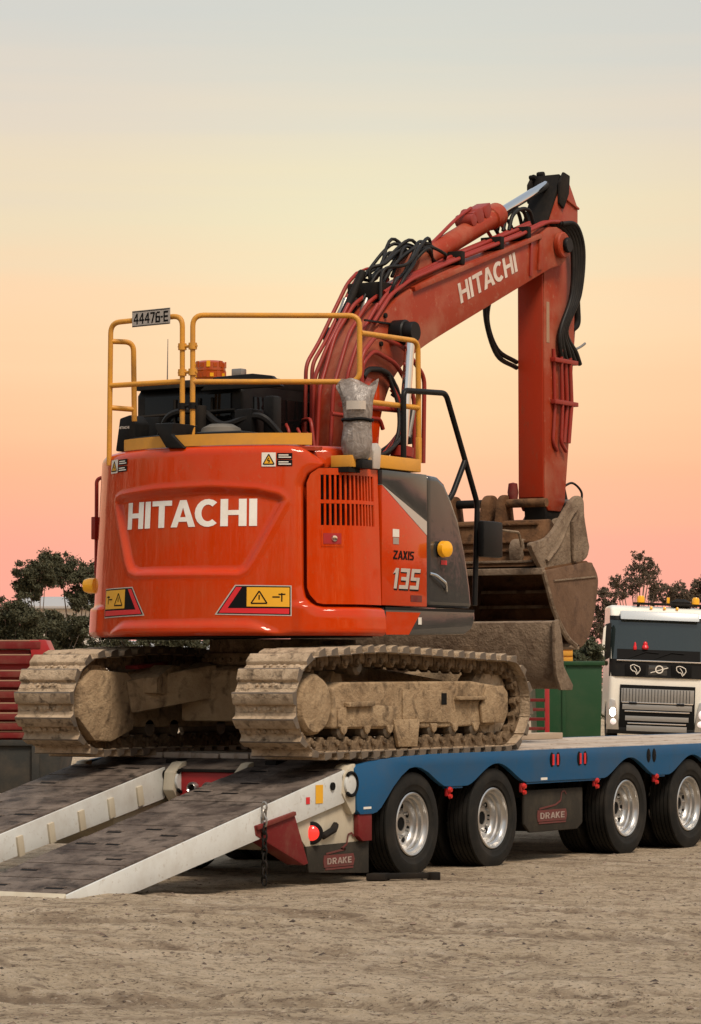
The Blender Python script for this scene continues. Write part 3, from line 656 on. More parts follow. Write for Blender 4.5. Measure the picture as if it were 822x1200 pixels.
# ------------------------------------------------------------------ low loader trailer
TR = thing('low_loader_trailer', 'blue low loader trailer with lowered white ramps carrying the orange excavator', 'trailer', (0, 3, 0))
AX = [-.065, 1.213, 3.60, 4.86, 7.25, 8.51]
def arch(y):
    z = 0.67
    for a in AX:
        d = abs(y - a) / .50
        if d < 1: z = max(z, .67 + .165 * (math.cos(math.pi * d) * .5 + .5) ** 0.8)
    return z
bot = []
y = 10.9
while y > .40: bot.append((y, arch(y))); y -= .045
for y_, z_ in ((.36, .675), (.25, .72), (.12, .785), (0.0, .825), (-.09, .835), (-.18, .825), (-.30, .77), (-.42, .69), (-.52, .605), (-.60, .54), (-.66, .51), (-.72, .50), (-.90, .50), (-.945, .53)): bot.append((y_, z_))
top = [(-.985, .845), (-.95, .865), (-.80, .885), (-.55, .905), (-.25, .92), (.2, .93), (10.9, .938)]
for sx in (1, -1):
    m_ = MB(); m_.prism(top + bot, sx * 1.225, sx * 1.272); sb = m_.build('side_beam', 'blue', TR, .006)
    for (y0, y1) in ((.42, .66), (1.72, 3.05), (4.10, 4.30), (5.4, 6.7)):
        m_ = MB(); m_.box(min(sx * 1.215, sx * 1.262), max(sx * 1.215, sx * 1.262), y0, y1, .655, .668); m_.build('flange', 'blue', sb)
# deck boards
for k in range(9):
    x0 = -1.215 + k * .27
    m_ = MB(); m_.box(x0 + .004, x0 + .262, -.70 + .01 * (k % 3), 10.9, .895, .934 + .003 * ((k * 7) % 3)); m_.build('deck_board', 'deck_wood', TR, .006)
m_ = MB(); m_.prism([(-1.04, .83), (-.70, .895), (-.70, .80), (-1.04, .76)], -1.22, 1.22); m_.build('deck_tail', 'ramp_tread', TR, .008)
for x in (-.5, .42):
    m_ = MB(); m_.box(x, x + .10, -.9, 10.8, .48, .89); m_.build('chassis_beam', 'dark_frame', TR, .008)
for k in range(12):
    m_ = MB(); m_.box(-1.2, 1.2, -.6 + k * .95, -.54 + k * .95, .72, .89); m_.build('cross_member', 'dark_frame', TR)
# wheels: one mesh, copied
def wheel_meshes():
    w2 = .1175
    tp = [(.245, -.085), (.262, -.105), (.330, -w2), (.372, -.108)]
    gr_ = [-.095, -.056, -.019, .019, .056, .095]
    tp.append((.397, -.100))
    for a, b_ in zip(gr_, gr_[1:]):
        c_ = (a + b_) / 2
        tp += [(.400, a + .006), (.400, c_ - .005), (.386, c_ - .004), (.386, c_ + .004), (.400, c_ + .005)]
    tp += [(.400, .095), (.397, .100), (.372, .108), (.330, w2), (.305, w2 - .002), (.300, w2 - .006), (.262, .105), (.245, .085)]
    ty = MB().lathe((0, 0, 0), (1, 0, 0), tp, 56, True).mesh('tyre', smooth=30)
    rp = [(.246, .098), (.238, .104), (.226, .100), (.222, .085), (.214, .070), (.200, .062), (.197, .035), (.186, .025), (.182, -.002), (.170, -.018), (.140, -.025), (.088, -.017), (.080, -.002), (.054, -.002), (.052, -.05), (0, -.05)]
    ri = MB().lathe((0, 0, 0), (1, 0, 0), rp, 48).mesh('rim', smooth=30)
    st = MB()
    for k in range(8):
        an = R(45 * k + 10); y_, z_ = math.cos(an) * .142, math.sin(an) * .142
        st.lathe((-.026, y_, z_), (1, 0, 0), [(0, 0), (.024, 0), (.024, .006), (0, .006)], 12)
    st.lathe((-.035, 0, 0), (1, 0, 0), [(0, 0), (.051, 0), (.051, .028), (0, .028)], 16)
    hh = st.mesh('hand_hole')
    nb_ = MB()
    for k in range(10):
        an = R(36 * k); nb_.lathe((-.02, math.cos(an) * .108, math.sin(an) * .108), (1, 0, 0), [(0, 0), (.012, 0), (.010, .03), (0, .03)], 6)
    return ty, ri, hh, nb_.mesh('hub')
TY, RI, HH, HU = wheel_meshes()
for a in AX[:4]:
    for x, s_ in ((1.13, 1), (.845, -1), (-.845, 1), (-1.13, -1)):
        wh = mkobj('wheel', TY, 'tyre', TR, (x, a, .396), (random.random() * 6, 0, 0 if s_ > 0 else math.pi))
        mkobj('rim', RI, 'alloy', wh); mkobj('hand_holes', HH, 'decal_black', wh)['kind'] = 'stuff'; mkobj('wheel_nuts', HU, 'alloy', wh)['kind'] = 'stuff'
    m_ = MB(); m_.cyl((-1.05, a, .396), (1.05, a, .396), .065); m_.build('axle', 'dark_frame', TR)
    for x in (.5, -.46):
        m_ = MB(); m_.prism([(a - .35, .52), (a - .1, .40), (a + .1, .40), (a + .35, .52), (a + .35, .58), (a - .35, .58)], x - .05, x + .05); m_.build('spring', 'dark_frame', TR)
# marker lamps, reflectors, stickers on the near beam
for y_, z_ in ((.45, .640), (1.67, .635), (2.97, .648), (4.12, .655)):
    m_ = MB(); m_.box(1.235, 1.258, y_ - .03, y_ + .03, z_ - .045, z_ + .03); lm = m_.build('marker_bracket', 'trailer_red', TR, .006)
    m_ = MB(); m_.lathe((1.264, y_, z_ + .005), (1, 0, 0), [(0, .022), (.018, .019), (.027, 0), (0, 0)], 14); m_.build('lens', 'red_lens', lm)
    m_ = MB(); m_.lathe((1.264, y_, z_ - .045), (1, 0, 0), [(0, .022), (.016, .02), (.022, 0), (0, 0)], 12); m_.build('lens', 'red_lens', lm)
for y_ in (2.20, 2.69, 4.01):
    for dy in (-.055, .055):
        m_ = MB(); m_.lathe((1.273, y_ + dy, .845), (1, 0, 0), [(0, .004), (.04, .004), (.046, 0), (0, 0)], 16)
        m_.v = [(v_[0], y_ + dy + (v_[1] - y_ - dy) * .85, .845 + (v_[2] - .845) * 1.35) for v_ in m_.v]; ov = m_.build('tie_slot', 'decal_black', TR)
        if y_ < 4:
            m_ = MB(); m_.box(1.276, 1.281, y_ + dy + (.0 if dy < 0 else -.03), y_ + dy + (.03 if dy < 0 else 0), .80, .89); m_.build('reflector', 'decal_red', ov)
for y0, y1, z0, z1 in ((-.86, -.75, .538, .555), (1.95, 2.06, .682, .702)):
    m_ = MB(); m_.box(1.272, 1.275, y0, y1, z0, z1); m_.build('sticker', 'decal_white', TR)
# ramps
def ramp(x0, x1, seed):
    t0 = Vector((0, -1.09, .835)); t1 = Vector((0, -4.53, .105))
    d = (t1 - t0); ln = d.length; d.normalize(); n_ = Vector((0, -d.z, d.y)); n_ = n_ if n_.z > 0 else -n_
    rp = MB()
    def Q(a, h): p_ = t0 + d * a + n_ * h; return (p_.y, p_.z)
    side = [Q(0, .0), Q(ln, 0), (-4.53, .055), (-3.85, .075), (-3.72, .088), Q(.06, -.235), Q(0, -.20)]
    sp = MB(); sp.prism(side, x1 - .02, x1); ro = sp.build('ramp', 'ramp_white', TR, .004)
    sp = MB(); sp.prism(side, x0, x0 + .02); sp.build('side_plate', 'ramp_white', ro, .004)
    for k in range(1, 9):
        a = k * ln / 9.3
        sp = MB(); pa, pb_ = Q(a - .035, -.06), Q(a + .035, -.06); pc, pd = Q(a + .035, -.21), Q(a - .035, -.21)
        if min(pc[1], pd[1]) < .09: continue
        if x1 < 0: sp.prism([pa, pb_, pc, pd], x1 - .002, x1 + .018); sp.build('stiffener', 'cream', ro, .006)
    n_pl = 10; rg = random.Random(seed)
    for k in range(n_pl):
        a0 = k * ln / n_pl + .004; a1 = (k + 1) * ln / n_pl - .004; hh = .012 + rg.uniform(-.003, .003)
        pl = MB(); pl.prism([Q(a0, hh), Q(a1, hh), Q(a1, -.03), Q(a0, -.03)], x0 + .021, x1 - .021); po = pl.build('tread_plate', 'ramp_tread', ro, .003)
        for c_ in range(3):
            if rg.random() < .5: continue
            xx = x0 + .09 + c_ * (x1 - x0 - .16) / 3 + rg.uniform(-.03, .06); aa = a0 + rg.uniform(.05, .24); ww = (x1 - x0) * rg.uniform(.12, .2)
            sl = MB(); sl.prism([Q(aa + .020, hh + .001), Q(aa + .020, hh + .0025), Q(aa + .050, hh + .0025), Q(aa + .050, hh + .001)], xx, xx + ww); sl.build('slot', 'decal_black', po)
            sl = MB(); sl.prism([Q(aa, hh + .001), Q(aa + .008, hh + .008), Q(aa + .014, hh + .008), Q(aa + .02, hh + .001)], xx - .01, xx + ww + .01); sl.build('grip_bar', 'ramp_tread', po, .002)
    lip = MB(); lip.prism([Q(ln, .012), Q(ln + .05, -.02), (-4.60, .045), (-4.53, .055)], x0, x1); lip.build('lip', 'cream', ro, .004)
    hg = MB(); hg.cyl((x0, -1.09, .775), (x1, -1.09, .775), .04); hg.build('hinge_pin', 'dark_frame', ro)
    return ro
RN_ = ramp(.37, 1.25, 1); RF_ = ramp(-1.25, -.37, 2)
# hinge posts and tail frame
for x0, x1 in ((1.13, 1.262), (.28, .36), (-.36, -.26), (-1.26, -1.16)):
    m_ = MB(); m_.prism([(-1.12, .80), (-1.02, .87), (-.955, .88), (-.955, .52), (-1.0, .50), (-1.14, .66)], x0, x1); hp = m_.build('hinge_post', 'cream', TR, .01)
    m_ = MB(); m_.cyl((x1, -1.05, .73), (x1 + .02, -1.05, .73), .075); m_.build('hinge_cap', 'ramp_white', hp, .004)
    m_ = MB(); m_.tube([(x1 + .02, -1.05 + .085 * math.cos(R(a)), .73 + .085 * math.sin(R(a))) for a in range(-130, 131, 20)], .014, 6); m_.build('hinge_seal', 'decal_black', hp)
m_ = MB(); m_.prism([(-1.70, .50), (-1.0, .60), (-.72, .60), (-.72, .30), (-1.53, .25), (-1.66, .36)], .42, 1.215); m_.build('tail_box', 'cream', TR, .012)
m_ = MB(); m_.prism([(-1.70, .50), (-1.0, .60), (-.72, .60), (-.72, .30), (-1.53, .25), (-1.66, .36)], -1.215, -.42); m_.build('tail_box', 'cream', TR, .012)
m_ = MB(); m_.prism([(-.72, .30), (-.72, .50), (-.915, .50), (-.915, .34), (-.85, .30)], 1.22, 1.262); m_.build('corner_plate', 'faded_red', TR, .006)
rb = MB(); rb.box(-.255, .275, -1.06, -.75, .36, .80); rbo = rb.build('coupling_box', 'trailer_red', TR, .012)
rb = MB(); rb.box(-.257, .278, -1.08, -.74, .80, .822); rb.build('lid', 'dark_frame', rbo, .005)
for k, x in enumerate((-.12, .02, .15)):
    rb = MB(); rb.lathe((x, -1.062, .68), (0, -1, 0), [(.028, 0), (.046, 0), (.046, .035), (.036, .05), (.028, .04)], 16, True); rb.build('coupling', 'alloy', rbo)
    rb = MB(); rb.lathe((x, -1.062, .68), (0, -1, 0), [(0, .01), (.028, .01), (.028, 0)], 14); rb.build('coupling_core', 'dark_frame', rbo)
# tail lamp, triangular guard, chain, mud flaps
m_ = MB(); m_.cyl((1.15, -1.40, .385), (1.225, -1.51, .385), .085, n=22); tl = m_.build('tail_lamp', 'black_paint', TR, .008)
d_ = Vector((.07, -.10, 0)).normalized(); o_ = Vector((1.225, -1.51, .385))
m_ = MB(); m_.lathe(o_, d_, [(0, .022), (.035, .019), (.056, .0), (0, 0)], 22); m_.build('lens', 'tail_lens', tl)
m_ = MB(); m_.tube([(1.20, -1.44, .40), (1.235, -1.36, .36), (1.245, -1.24, .40), (1.222, -1.18, .43)], .028, 8); m_.build('lamp_bracket', 'dark_frame', TR)
m_ = MB(); m_.add([(1.255, -2.32, .47), (1.255, -1.80, .555), (1.255, -1.60, .17), (1.255, -1.66, .16), (1.255, -2.30, .40),
                   (1.10, -2.26, .47), (1.10, -1.78, .555), (1.10, -1.60, .17), (1.10, -1.66, .16), (1.10, -2.26, .40)],
                  [(0, 1, 2, 3, 4), (9, 8, 7, 6, 5), (0, 5, 6, 1), (1, 6, 7, 2), (2, 7, 8, 3), (3, 8, 9, 4), (4, 9, 5, 0)])
m_.build('stop_guard', 'faded_red', TR, .008)
m_ = MB(); m_.beam((1.262, -2.30, .455), (1.262, -1.80, .54), .03, .03); m_.build('guard_edge', 'faded_red', TR, .006)
pts = [Vector((1.275, -2.22, .60 - .052 * k)) for k in range(11)]
for k, q_ in enumerate(pts):
    m_ = MB(); a0 = Vector((0, 1, 0)) if k % 2 else Vector((1, 0, 0)); ring = []
    for i in range(13):
        an = 2 * math.pi * i / 12; ring.append(q_ + Vector((0, 0, .036 * math.sin(an))) + a0 * .020 * math.cos(an))
    m_.tube(ring, .0075, 6, False); m_.build('chain_link', 'dark_frame' if k > 2 else 'steel_worn', TR)
def badge(parent, X, y0, y1, z0, z1):
    m_ = flat([[(y0, z0), (y1, z0), (y1 + .02, (z0 + z1) / 2), (y1, z1), (y0, z1), (y0 - .01, (z0 + z1) / 2)]], onplaneX(X), None, .004); bo = m_.build('badge', 'decal_badge', parent)
    m_ = flat(word('DRAKE', y0 + .04, y1 - .03, z0 + .022, z1 - .022, .16), onplaneX(X + .005), None, .002); m_.build('lettering', 'badge_letter', bo)
    h = z1 - z0
    m_ = flat(strokes([[(y0 + .03, z1 + .01), (y0 + .30, z1 + .035), (y1 - .17, z1 + .04), (y1 - .09, z1 + .07), (y1 - .07, z1 + .14), (y1 - .02, z1 + .15), (y1 + .01, z1 + .12)], [(y0 + .02, z0 - .012), (y1, z0 - .012)]], .014), onplaneX(X), None, .003); m_.build('emblem', 'decal_badge', bo)
m_ = MB(); m_.prism([(-1.58, .29), (-.70, .30), (-.70, .055), (-1.54, .10)], 1.20, 1.222); fl = m_.build('mud_flap', 'flap_rubber', TR, .006)
badge(fl, 1.223, -1.34, -.93, .125, .215)
m_ = MB(); m_.prism([(1.80, .60), (2.84, .60), (2.84, .30), (2.74, .25), (1.90, .25), (1.80, .32)], 1.17, 1.20); fl = m_.build('mud_guard', 'flap_rubber', TR, .02)
badge(fl, 1.202, 2.02, 2.52, .335, .43)
m_ = MB(); m_.cyl((1.05, 2.3, .38), (.2, 2.3, .38), .14); m_.build('air_tank', 'dark_frame', TR, .02)
# decals on the near ramp
m_ = flat([L_rect(-1.50, -1.40, .60, .735)], onplaneX(1.252), None, .002); m_.build('decal', 'decal_yellow', RN_)
m_ = flat([L_rect(-1.63, -1.58, .60, .65)], onplaneX(1.252), None, .002); m_.build('decal', 'decal_red', RN_)
m_ = MB(); m_.lathe((1.251, -1.27, .72), (1, 0, 0), [(0, .012), (.03, .012), (.03, 0)], 14); m_.build('plug', 'decal_black', RN_)

# loose things on and by the trailer
p = Vector((1.48, -.60, gz(1.48, -.60)))
t = thing('steel_bar', 'dark rusty steel bar lying on the dirt in front of the rearmost wheel', 'bar', p)
m_ = MB(); m_.beam(p + Vector((-.17, -.14, .03)), p + Vector((.19, .12, .035)), .05, .045); m_.build('shaft', 'dark_frame', t, .008)
m_ = MB(); m_.prism([(p.x - .20, p.y - .24), (p.x - .08, p.y - .16), (p.x - .10, p.y - .04), (p.x - .22, p.y - .10)], p.z, p.z + .055, 'Z'); m_.build('claw', 'dark_frame', t, .01)
m_ = MB(); m_.lathe(p + Vector((.18, .115, .0)), (0, 0, 1), [(.0, 0), (.05, 0), (.05, .06), (0, .06)], 12); m_.build('knob', 'dark_frame', t, .006)
m_ = MB(); m_.box(-.95, -.75, 1.95, 6.2, .940, 1.0); o = m_.build('timber_plank', 'timber', None, .006)
tag(o, 'pale timber plank lying on the trailer deck ahead of the tracks', 'plank')

# ------------------------------------------------------------------ excavator
EX = thing('excavator', 'orange tracked excavator standing on the blue trailer deck with its arm raised', 'excavator', (0, 0, .935))
# ---- tracks
SHW = .53
def track_path():
    P = []
    for a in range(270, 90 - 1, -12): P.append((-1.40 + .385 * math.cos(R(a)) * 1.0, 1.322 + .362 * math.sin(R(a))))
    P += [(-1.1, 1.697), (-.8, 1.715), (-.5, 1.722), (-.1, 1.712), (.4, 1.695), (.9, 1.680), (1.2, 1.672)]
    for a in range(90, -90 - 1, -12): P.append((1.42 + .375 * math.cos(R(a)), 1.315 + .352 * math.sin(R(a))))
    P += [(1.0, .962), (.3, .960), (-.5, .960), (-1.1, .960)]
    return P
TP = track_path()
cum = [0]; n_ = len(TP)
for i in range(n_): cum.append(cum[-1] + math.dist(TP[i], TP[(i + 1) % n_]))
def track_at(s_):
    s_ %= cum[-1]
    for i in range(n_):
        if cum[i + 1] >= s_:
            k = (s_ - cum[i]) / (cum[i + 1] - cum[i]); a, b_ = TP[i], TP[(i + 1) % n_]
            return a[0] + (b_[0] - a[0]) * k, a[1] + (b_[1] - a[1]) * k
NS = 46; PITCHL = cum[-1] / NS
# a shoe: local y along the chain, z outwards, with two low grousers and a folded lip
hp_ = PITCHL / 2
sec = [(-hp_ + .006, -.010), (hp_ - .012, -.010), (hp_ + .004, -.020), (hp_ + .008, -.010), (hp_ - .012, .002), (hp_ - .016, .046), (hp_ - .026, .050), (-.008, .034), (-.020, .026), (-.024, -.002), (-hp_ + .012, -.004), (-hp_ + .006, -.008)]
SHOES = []
for k in range(3):
    m_ = MB(); m_.prism(sec, -SHW / 2, SHW / 2)
    rg = random.Random(k)
    for x in (-.085, -.035, .035, .085): m_.lathe((x, -.050, -.004), (0, 0, 1), [(0, 0), (.014, 0), (.013, .016), (0, .016)], 6)
    for q_ in range(5):
        x = rg.uniform(-.22, .2); m_.lathe((x, rg.uniform(-.065, -.035), -.006), (0, 0, 1), [(0, .014), (.016, .011), (.030, .003), (.035, -.006)], 7)
    sm_ = m_.mesh('track_shoe', .004, 30, 1); sm_.materials.append(MAT['mud']); sm_.materials.append(MAT['shoe_steel'])
    for p_ in sm_.polygons:
        if p_.center.z > .0425 or (abs(p_.center.x) > SHW / 2 - .003 and p_.center.z > -.02): p_.material_index = 1
    SHOES.append(sm_)
m_ = MB()
for x in (-.15, .15):
    m_.prism([(-.080, -.012), (-.080, -.07), (-.05, -.115), (-.015, -.12), (.005, -.085), (.03, -.075), (.06, -.095), (.078, -.06), (.070, -.012)], x - .03, x + .03)
m_.cyl((-.20, -.045, -.075), (.20, -.045, -.075), .026, n=10)
LINK = m_.mesh('track_link', .006, 30, 1)
for sx in (1, -1):
    xc = sx * (1.262 - SHW / 2)
    core = MB()
    for k in range(NS):
        a = track_at(k * PITCHL); core.v.append((xc - .02, a[0], a[1])); core.v.append((xc + .02, a[0], a[1]))
    for k in range(NS):
        j = (k + 1) % NS; core.f.append((2 * k, 2 * k + 1, 2 * j + 1, 2 * j))
    tk = core.build('crawler_track', 'mud_dark', EX, smooth=60)
    for k in range(NS):
        a = track_at((k + .5) * PITCHL - .01); b_ = track_at((k + .5) * PITCHL + .01)
        ty, tz_ = b_[0] - a[0], b_[1] - a[1]; l = math.hypot(ty, tz_); ty /= l; tz_ /= l
        ang = math.atan2(tz_, ty) + math.pi        # local y backwards along the chain so that z points out
        c_ = track_at((k + .5) * PITCHL); ang = math.atan2(tz_, ty)
        o = mkobj('track_shoe', SHOES[k % 3], 'mud', tk); o.location = (xc, c_[0], c_[1]); o.rotation_euler = (ang, 0, 0)
        o2 = mkobj('track_link', LINK, 'mud_dark', tk); o2.location = (xc, c_[0], c_[1]); o2.rotation_euler = (ang, 0, 0)
    # frame
    xa, xb = (.80, 1.185) if sx > 0 else (-1.185, -.80)
    m_ = MB(); m_.prism([(-1.16, 1.14), (-1.16, 1.44), (-1.02, 1.485), (.95, 1.495), (1.40, 1.455), (1.50, 1.45), (1.52, 1.30), (1.47, 1.20), (1.30, 1.14), (.4, 1.13), (-.4, 1.13)], xa, xb); fr = m_.build('track_frame', 'mud_frame', EX, .02, seg=3)
    xo = sx * 1.185
    def side(name, pts, d, mat='mud_frame', bev=.008):
        q_ = MB(); q_.prism(pts, xo, xo + sx * d); return q_.build(name, mat, fr, bev)
    side('ledge', [(-1.0, 1.335), (-.62, 1.345), (-.62, 1.305), (-1.0, 1.30)], .05)
    side('ledge', [(.66, 1.375), (1.10, 1.375), (1.10, 1.345), (.66, 1.345)], .055)
    side('side_box', [(-1.10, 1.15), (-.30, 1.15), (-.20, 1.30), (-.9, 1.32), (-1.10, 1.28)], .018, 'mud_frame', .012)
    side('track_guide', [(-.32, 1.20), (.08, 1.20), (.04, .99), (-.24, .99)], .03)
    side('side_box', [(-.15, 1.18), (.60, 1.17), (.60, 1.42), (-.15, 1.43)], .012, 'mud_frame', .01)
    side('port', [(.44, 1.31), (.52, 1.31), (.52, 1.40), (.44, 1.40)], .016, 'decal_black', 0)
    side('idler_guard', [(1.08, 1.16), (1.44, 1.16), (1.50, 1.24), (1.50, 1.40), (1.42, 1.46), (1.16, 1.44), (1.05, 1.30)], .03, 'mud_frame', .012)
    for k in range(7):
        y_ = -1.02 + k * .335
        if k == 3: continue
        q_ = MB(); q_.lathe((sx * .80, y_, 1.125), (sx, 0, 0), [(0, 0), (.065, 0), (.07, .06), (.055, .10), (.055, .29), (.068, .33), (.062, .375), (.035, .39), (0, .39)], 18); q_.build('bottom_roller', 'grease_steel', fr, smooth=25)
        q_ = MB(); q_.prism([(y_ - .055, 1.165), (y_ + .055, 1.165), (y_ + .035, 1.11), (y_, 1.09), (y_ - .035, 1.11)], xo - sx * .01, xo + sx * .02); q_.build('roller_bracket', 'mud_frame', fr, .012)
    for y_ in (-.72,):
        q_ = MB(); q_.lathe((sx * .85, y_, 1.60), (sx, 0, 0), [(0, 0), (.05, 0), (.05, .20), (.062, .22), (.062, .28), (.04, .30), (0, .30)], 16); q_.build('carrier_roller', 'grease_steel', fr, smooth=25)
        q_ = MB(); q_.prism([(y_ - .10, 1.47), (y_ + .10, 1.47), (y_ + .05, 1.57), (y_ - .05, 1.57)], min(sx * .82, sx * .95), max(sx * .82, sx * .95)); q_.build('roller_bracket', 'mud_frame', fr, .01)
    q_ = MB(); q_.lathe((sx * .90, 1.42, 1.315), (sx, 0, 0), [(0, 0), (.27, 0), (.30, .04), (.30, .16), (.27, .20), (.1, .22), (0, .22)], 32); q_.build('idler', 'mud', EX, smooth=25)
    q_ = MB(); prof = []
    q_.lathe((sx * .80, -1.40, 1.32), (sx, 0, 0), [(0, 0), (.30, 0), (.30, .1), (.235, .12), (.235, .30), (.222, .37), (.20, .395), (.06, .41), (0, .41)], 32)
    rg = random.Random(5)
    q_.v = [(v_[0], v_[1] + .008 * noise.noise((v_[1] * 14, v_[2] * 14, 1)), v_[2] + .010 * noise.noise((v_[1] * 14, v_[2] * 14, 5))) for v_ in q_.v]
    fd = q_.build('final_drive', 'mud_frame', EX, smooth=30)
    q_ = MB()
    for k in range(21):
        an = 2 * math.pi * k / 21; y_, z_ = -1.40 + .30 * math.cos(an), 1.32 + .30 * math.sin(an)
        q_.beam((sx * .96, y_, z_), (sx * 1.04, y_, z_), .05, .05)
    q_.build('sprocket_teeth', 'mud_dark', fd, .006)['kind'] = 'stuff'
    # inner motor guard
    xi = sx * .72
    q_ = MB(); q_.prism([(-1.74, 1.22), (-1.70, 1.46), (-1.50, 1.58), (-1.10, 1.56), (-1.01, 1.50), (-1.01, 1.12), (-1.30, 1.03), (-1.52, 1.04)], min(xi, sx * .81), max(xi, sx * .81)); q_.build('motor_guard', 'mud_frame', EX, .02)
# ---- car body between the tracks
m_ = MB(); m_.prism([(-.62, 1.18), (-.62, 1.58), (-.45, 1.64), (.45, 1.64), (.62, 1.58), (.62, 1.18)], -.55, .55); cb = m_.build('car_body', 'mud_frame', EX, .03)
for sx in (1, -1):
    for sy in (1, -1):
        m_ = MB(); p0 = Vector((sx * .35, sy * .45, 1.50)); p1 = Vector((sx * .84, sy * .98, 1.37))
        m_.beam(p0, p1, .36, .26); m_.build('frame_leg', 'mud_frame', cb, .03)
m_ = MB(); m_.prism([(-1.02, 1.52), (-1.02, 1.40), (-.55, 1.36), (-.55, 1.60), (-.80, 1.62)], -.80, -.50); m_.build('frame_leg', 'mud_frame', cb, .02)
m_ = MB(); m_.beam((-.74, -1.02, 1.60), (-.74, -.60, 1.635), .12, .03); m_.build('hose_cover', 'faded_red', cb, .006)
m_ = MB(); m_.lathe((0, 0, 1.62), (0, 0, 1), [(0, 0), (.60, 0), (.62, .02), (.62, .09), (.58, .10), (.58, .20), (0, .20)], 48); m_.build('swing_ring', 'mud_dark', EX, .004)
m_ = MB()
for k in range(44):
    an = 2 * math.pi * k / 44; m_.lathe((.60 * math.cos(an), .60 * math.sin(an), 1.66), (math.cos(an), math.sin(an), 0), [(0, .04), (.018, .04), (.018, 0), (0, 0)], 6)
m_.build('ring_bolts', 'mud_dark', EX)['kind'] = 'stuff'
# ---- dozer blade
m_ = MB()
bl = [(2.18, 1.985), (2.25, 2.0), (2.31, 1.96), (2.36, 1.80), (2.38, 1.62), (2.44, 1.46), (2.46, 1.43), (2.36, 1.43), (2.26, 1.50), (2.20, 1.66), (2.18, 1.84)]
m_.prism(bl, -1.27, 1.27); bd = m_.build('dozer_blade', 'bucket_mud', EX, .012)
for sx in (1, -1):
    m_ = MB(); m_.prism([(2.15, 1.99), (2.22, 2.01), (2.24, 1.86), (2.29, 1.64), (2.48, 1.46), (2.46, 1.42), (2.26, 1.42), (2.18, 1.55), (2.15, 1.75)], sx * 1.272 if sx > 0 else -1.302, 1.302 if sx > 0 else -1.272); m_.build('end_plate', 'bucket_mud', bd, .008)
    m_ = MB(); m_.beam((sx * .45, .55, 1.33), (sx * .45, 2.28, 1.66), .16, .20); m_.build('blade_arm', 'mud_frame', bd, .02)
# ---- upper body: plan curve shared by the counterweight, the door and their prints
_pl = []
for k in range(-400, 401):
    s_ = k * .008
    if abs(s_) <= 1.4645: f_ = s_ / 1.49; _pl.append((1.49 * math.sin(f_), -1.49 * math.cos(f_)))
    else: _pl.append((math.copysign(1.24, s_), -.826 + abs(s_) - 1.4645))
_pl = np.array(_pl); _sm = _pl.copy()
for i in range(len(_pl)):
    a, b_ = max(0, i - 13), min(len(_pl), i + 14); r_ = min(i - a, b_ - 1 - i); _sm[i] = _pl[i - r_:i + r_ + 1].mean(0)
_tg = np.gradient(_sm, axis=0); _tg /= np.linalg.norm(_tg, axis=1)[:, None]; _nm = np.stack([_tg[:, 1], -_tg[:, 0]], 1)
def plan(s_):
    x = min(799.999, max(0, s_ / .008 + 400)); i = int(x); k = x - i
    return _sm[i] * (1 - k) + _sm[i + 1] * k, _nm[i] * (1 - k) + _nm[i + 1] * k
def sdf(poly, s_, z_):
    d = 1e9; ins = False; n = len(poly)
    for i in range(n):
        ax, ay = poly[i]; bx, by = poly[(i + 1) % n]
        ex, ey = bx - ax, by - ay; t_ = max(0, min(1, ((s_ - ax) * ex + (z_ - ay) * ey) / (ex * ex + ey * ey)))
        d = min(d, math.hypot(s_ - ax - ex * t_, z_ - ay - ey * t_))
        if (ay > z_) != (by > z_) and s_ < ex * (z_ - ay) / ey + ax: ins = not ins
    return d if ins else -d
PANEL = [(-.77, 2.895), (-.70, 2.915), (-.22, 2.942), (.283, 2.953), (.649, 2.930), (.82, 2.892), (.862, 2.862), (.862, 2.825), (.62, 2.385), (.575, 2.325), (.52, 2.295), (-.44, 2.308), (-.52, 2.335), (-.565, 2.40), (-.765, 2.84)]
DOORH = [(.94, 3.30), (1.19, 3.13), (1.165, 3.10), (1.05, 3.04), (1.012, 2.96), (1.012, 2.20), (1.03, 2.12), (1.10, 2.055), (1.16, 2.043), (2.6, 2.043), (2.6, 3.5), (.94, 3.5)]
Z0, Z1 = 1.832, 3.272
def cw_off(s_, z_):
    o = -.055 * (z_ - 2.1) / 1.1
    t_ = (z_ - Z0) / .045
    if t_ < 1: o -= .045 * (1 - math.sqrt(max(0, 1 - (1 - t_) ** 2)))
    t_ = (Z1 - z_) / .07
    if t_ < 1: o -= .07 * (1 - math.sqrt(max(0, 1 - (1 - t_) ** 2)))
    o += .030 * smooth01(2.08, 2.055, z_) * smooth01(.90, 1.0, abs(s_))
    zl = 1.950 - .085 * smooth01(.55, .86, abs(s_ - .02)) 
    o += .022 * smooth01(zl, zl - .05, z_) * (1 - smooth01(.80, .92, abs(s_ - .02)))
    if -.9 < s_ < 1 and 2.2 < z_ < 3.02:
        d = sdf(PANEL, s_, z_); o += -.034 * smooth01(.004, .042, d) + .007 * math.exp(-((d + .012) / .014) ** 2)
    if s_ > .85 and z_ > 1.98: o -= .11 * smooth01(-.012, .030, sdf(DOORH, s_, z_)) + .012 * smooth01(-.07, -.01, sdf(DOORH, s_, z_))
    return o
def cw(s_, z_, off=0.0, base=None):
    p_, n2_ = plan(s_); o = (cw_off(s_, z_) if base is None else base) + off
    return (p_[0] + n2_[0] * o, p_[1] + n2_[1] * o, z_)
ss = np.arange(-2.28, 1.765, .0155); zs = list(np.linspace(Z0, Z0 + .045, 5)[:-1]) + list(np.linspace(Z0 + .045, Z1 - .07, 88)) + list(np.linspace(Z1 - .07, Z1, 7)[1:])
mb = MB(); mb.v = [cw(s_, z_) for s_ in ss for z_ in zs]; nz = len(zs)
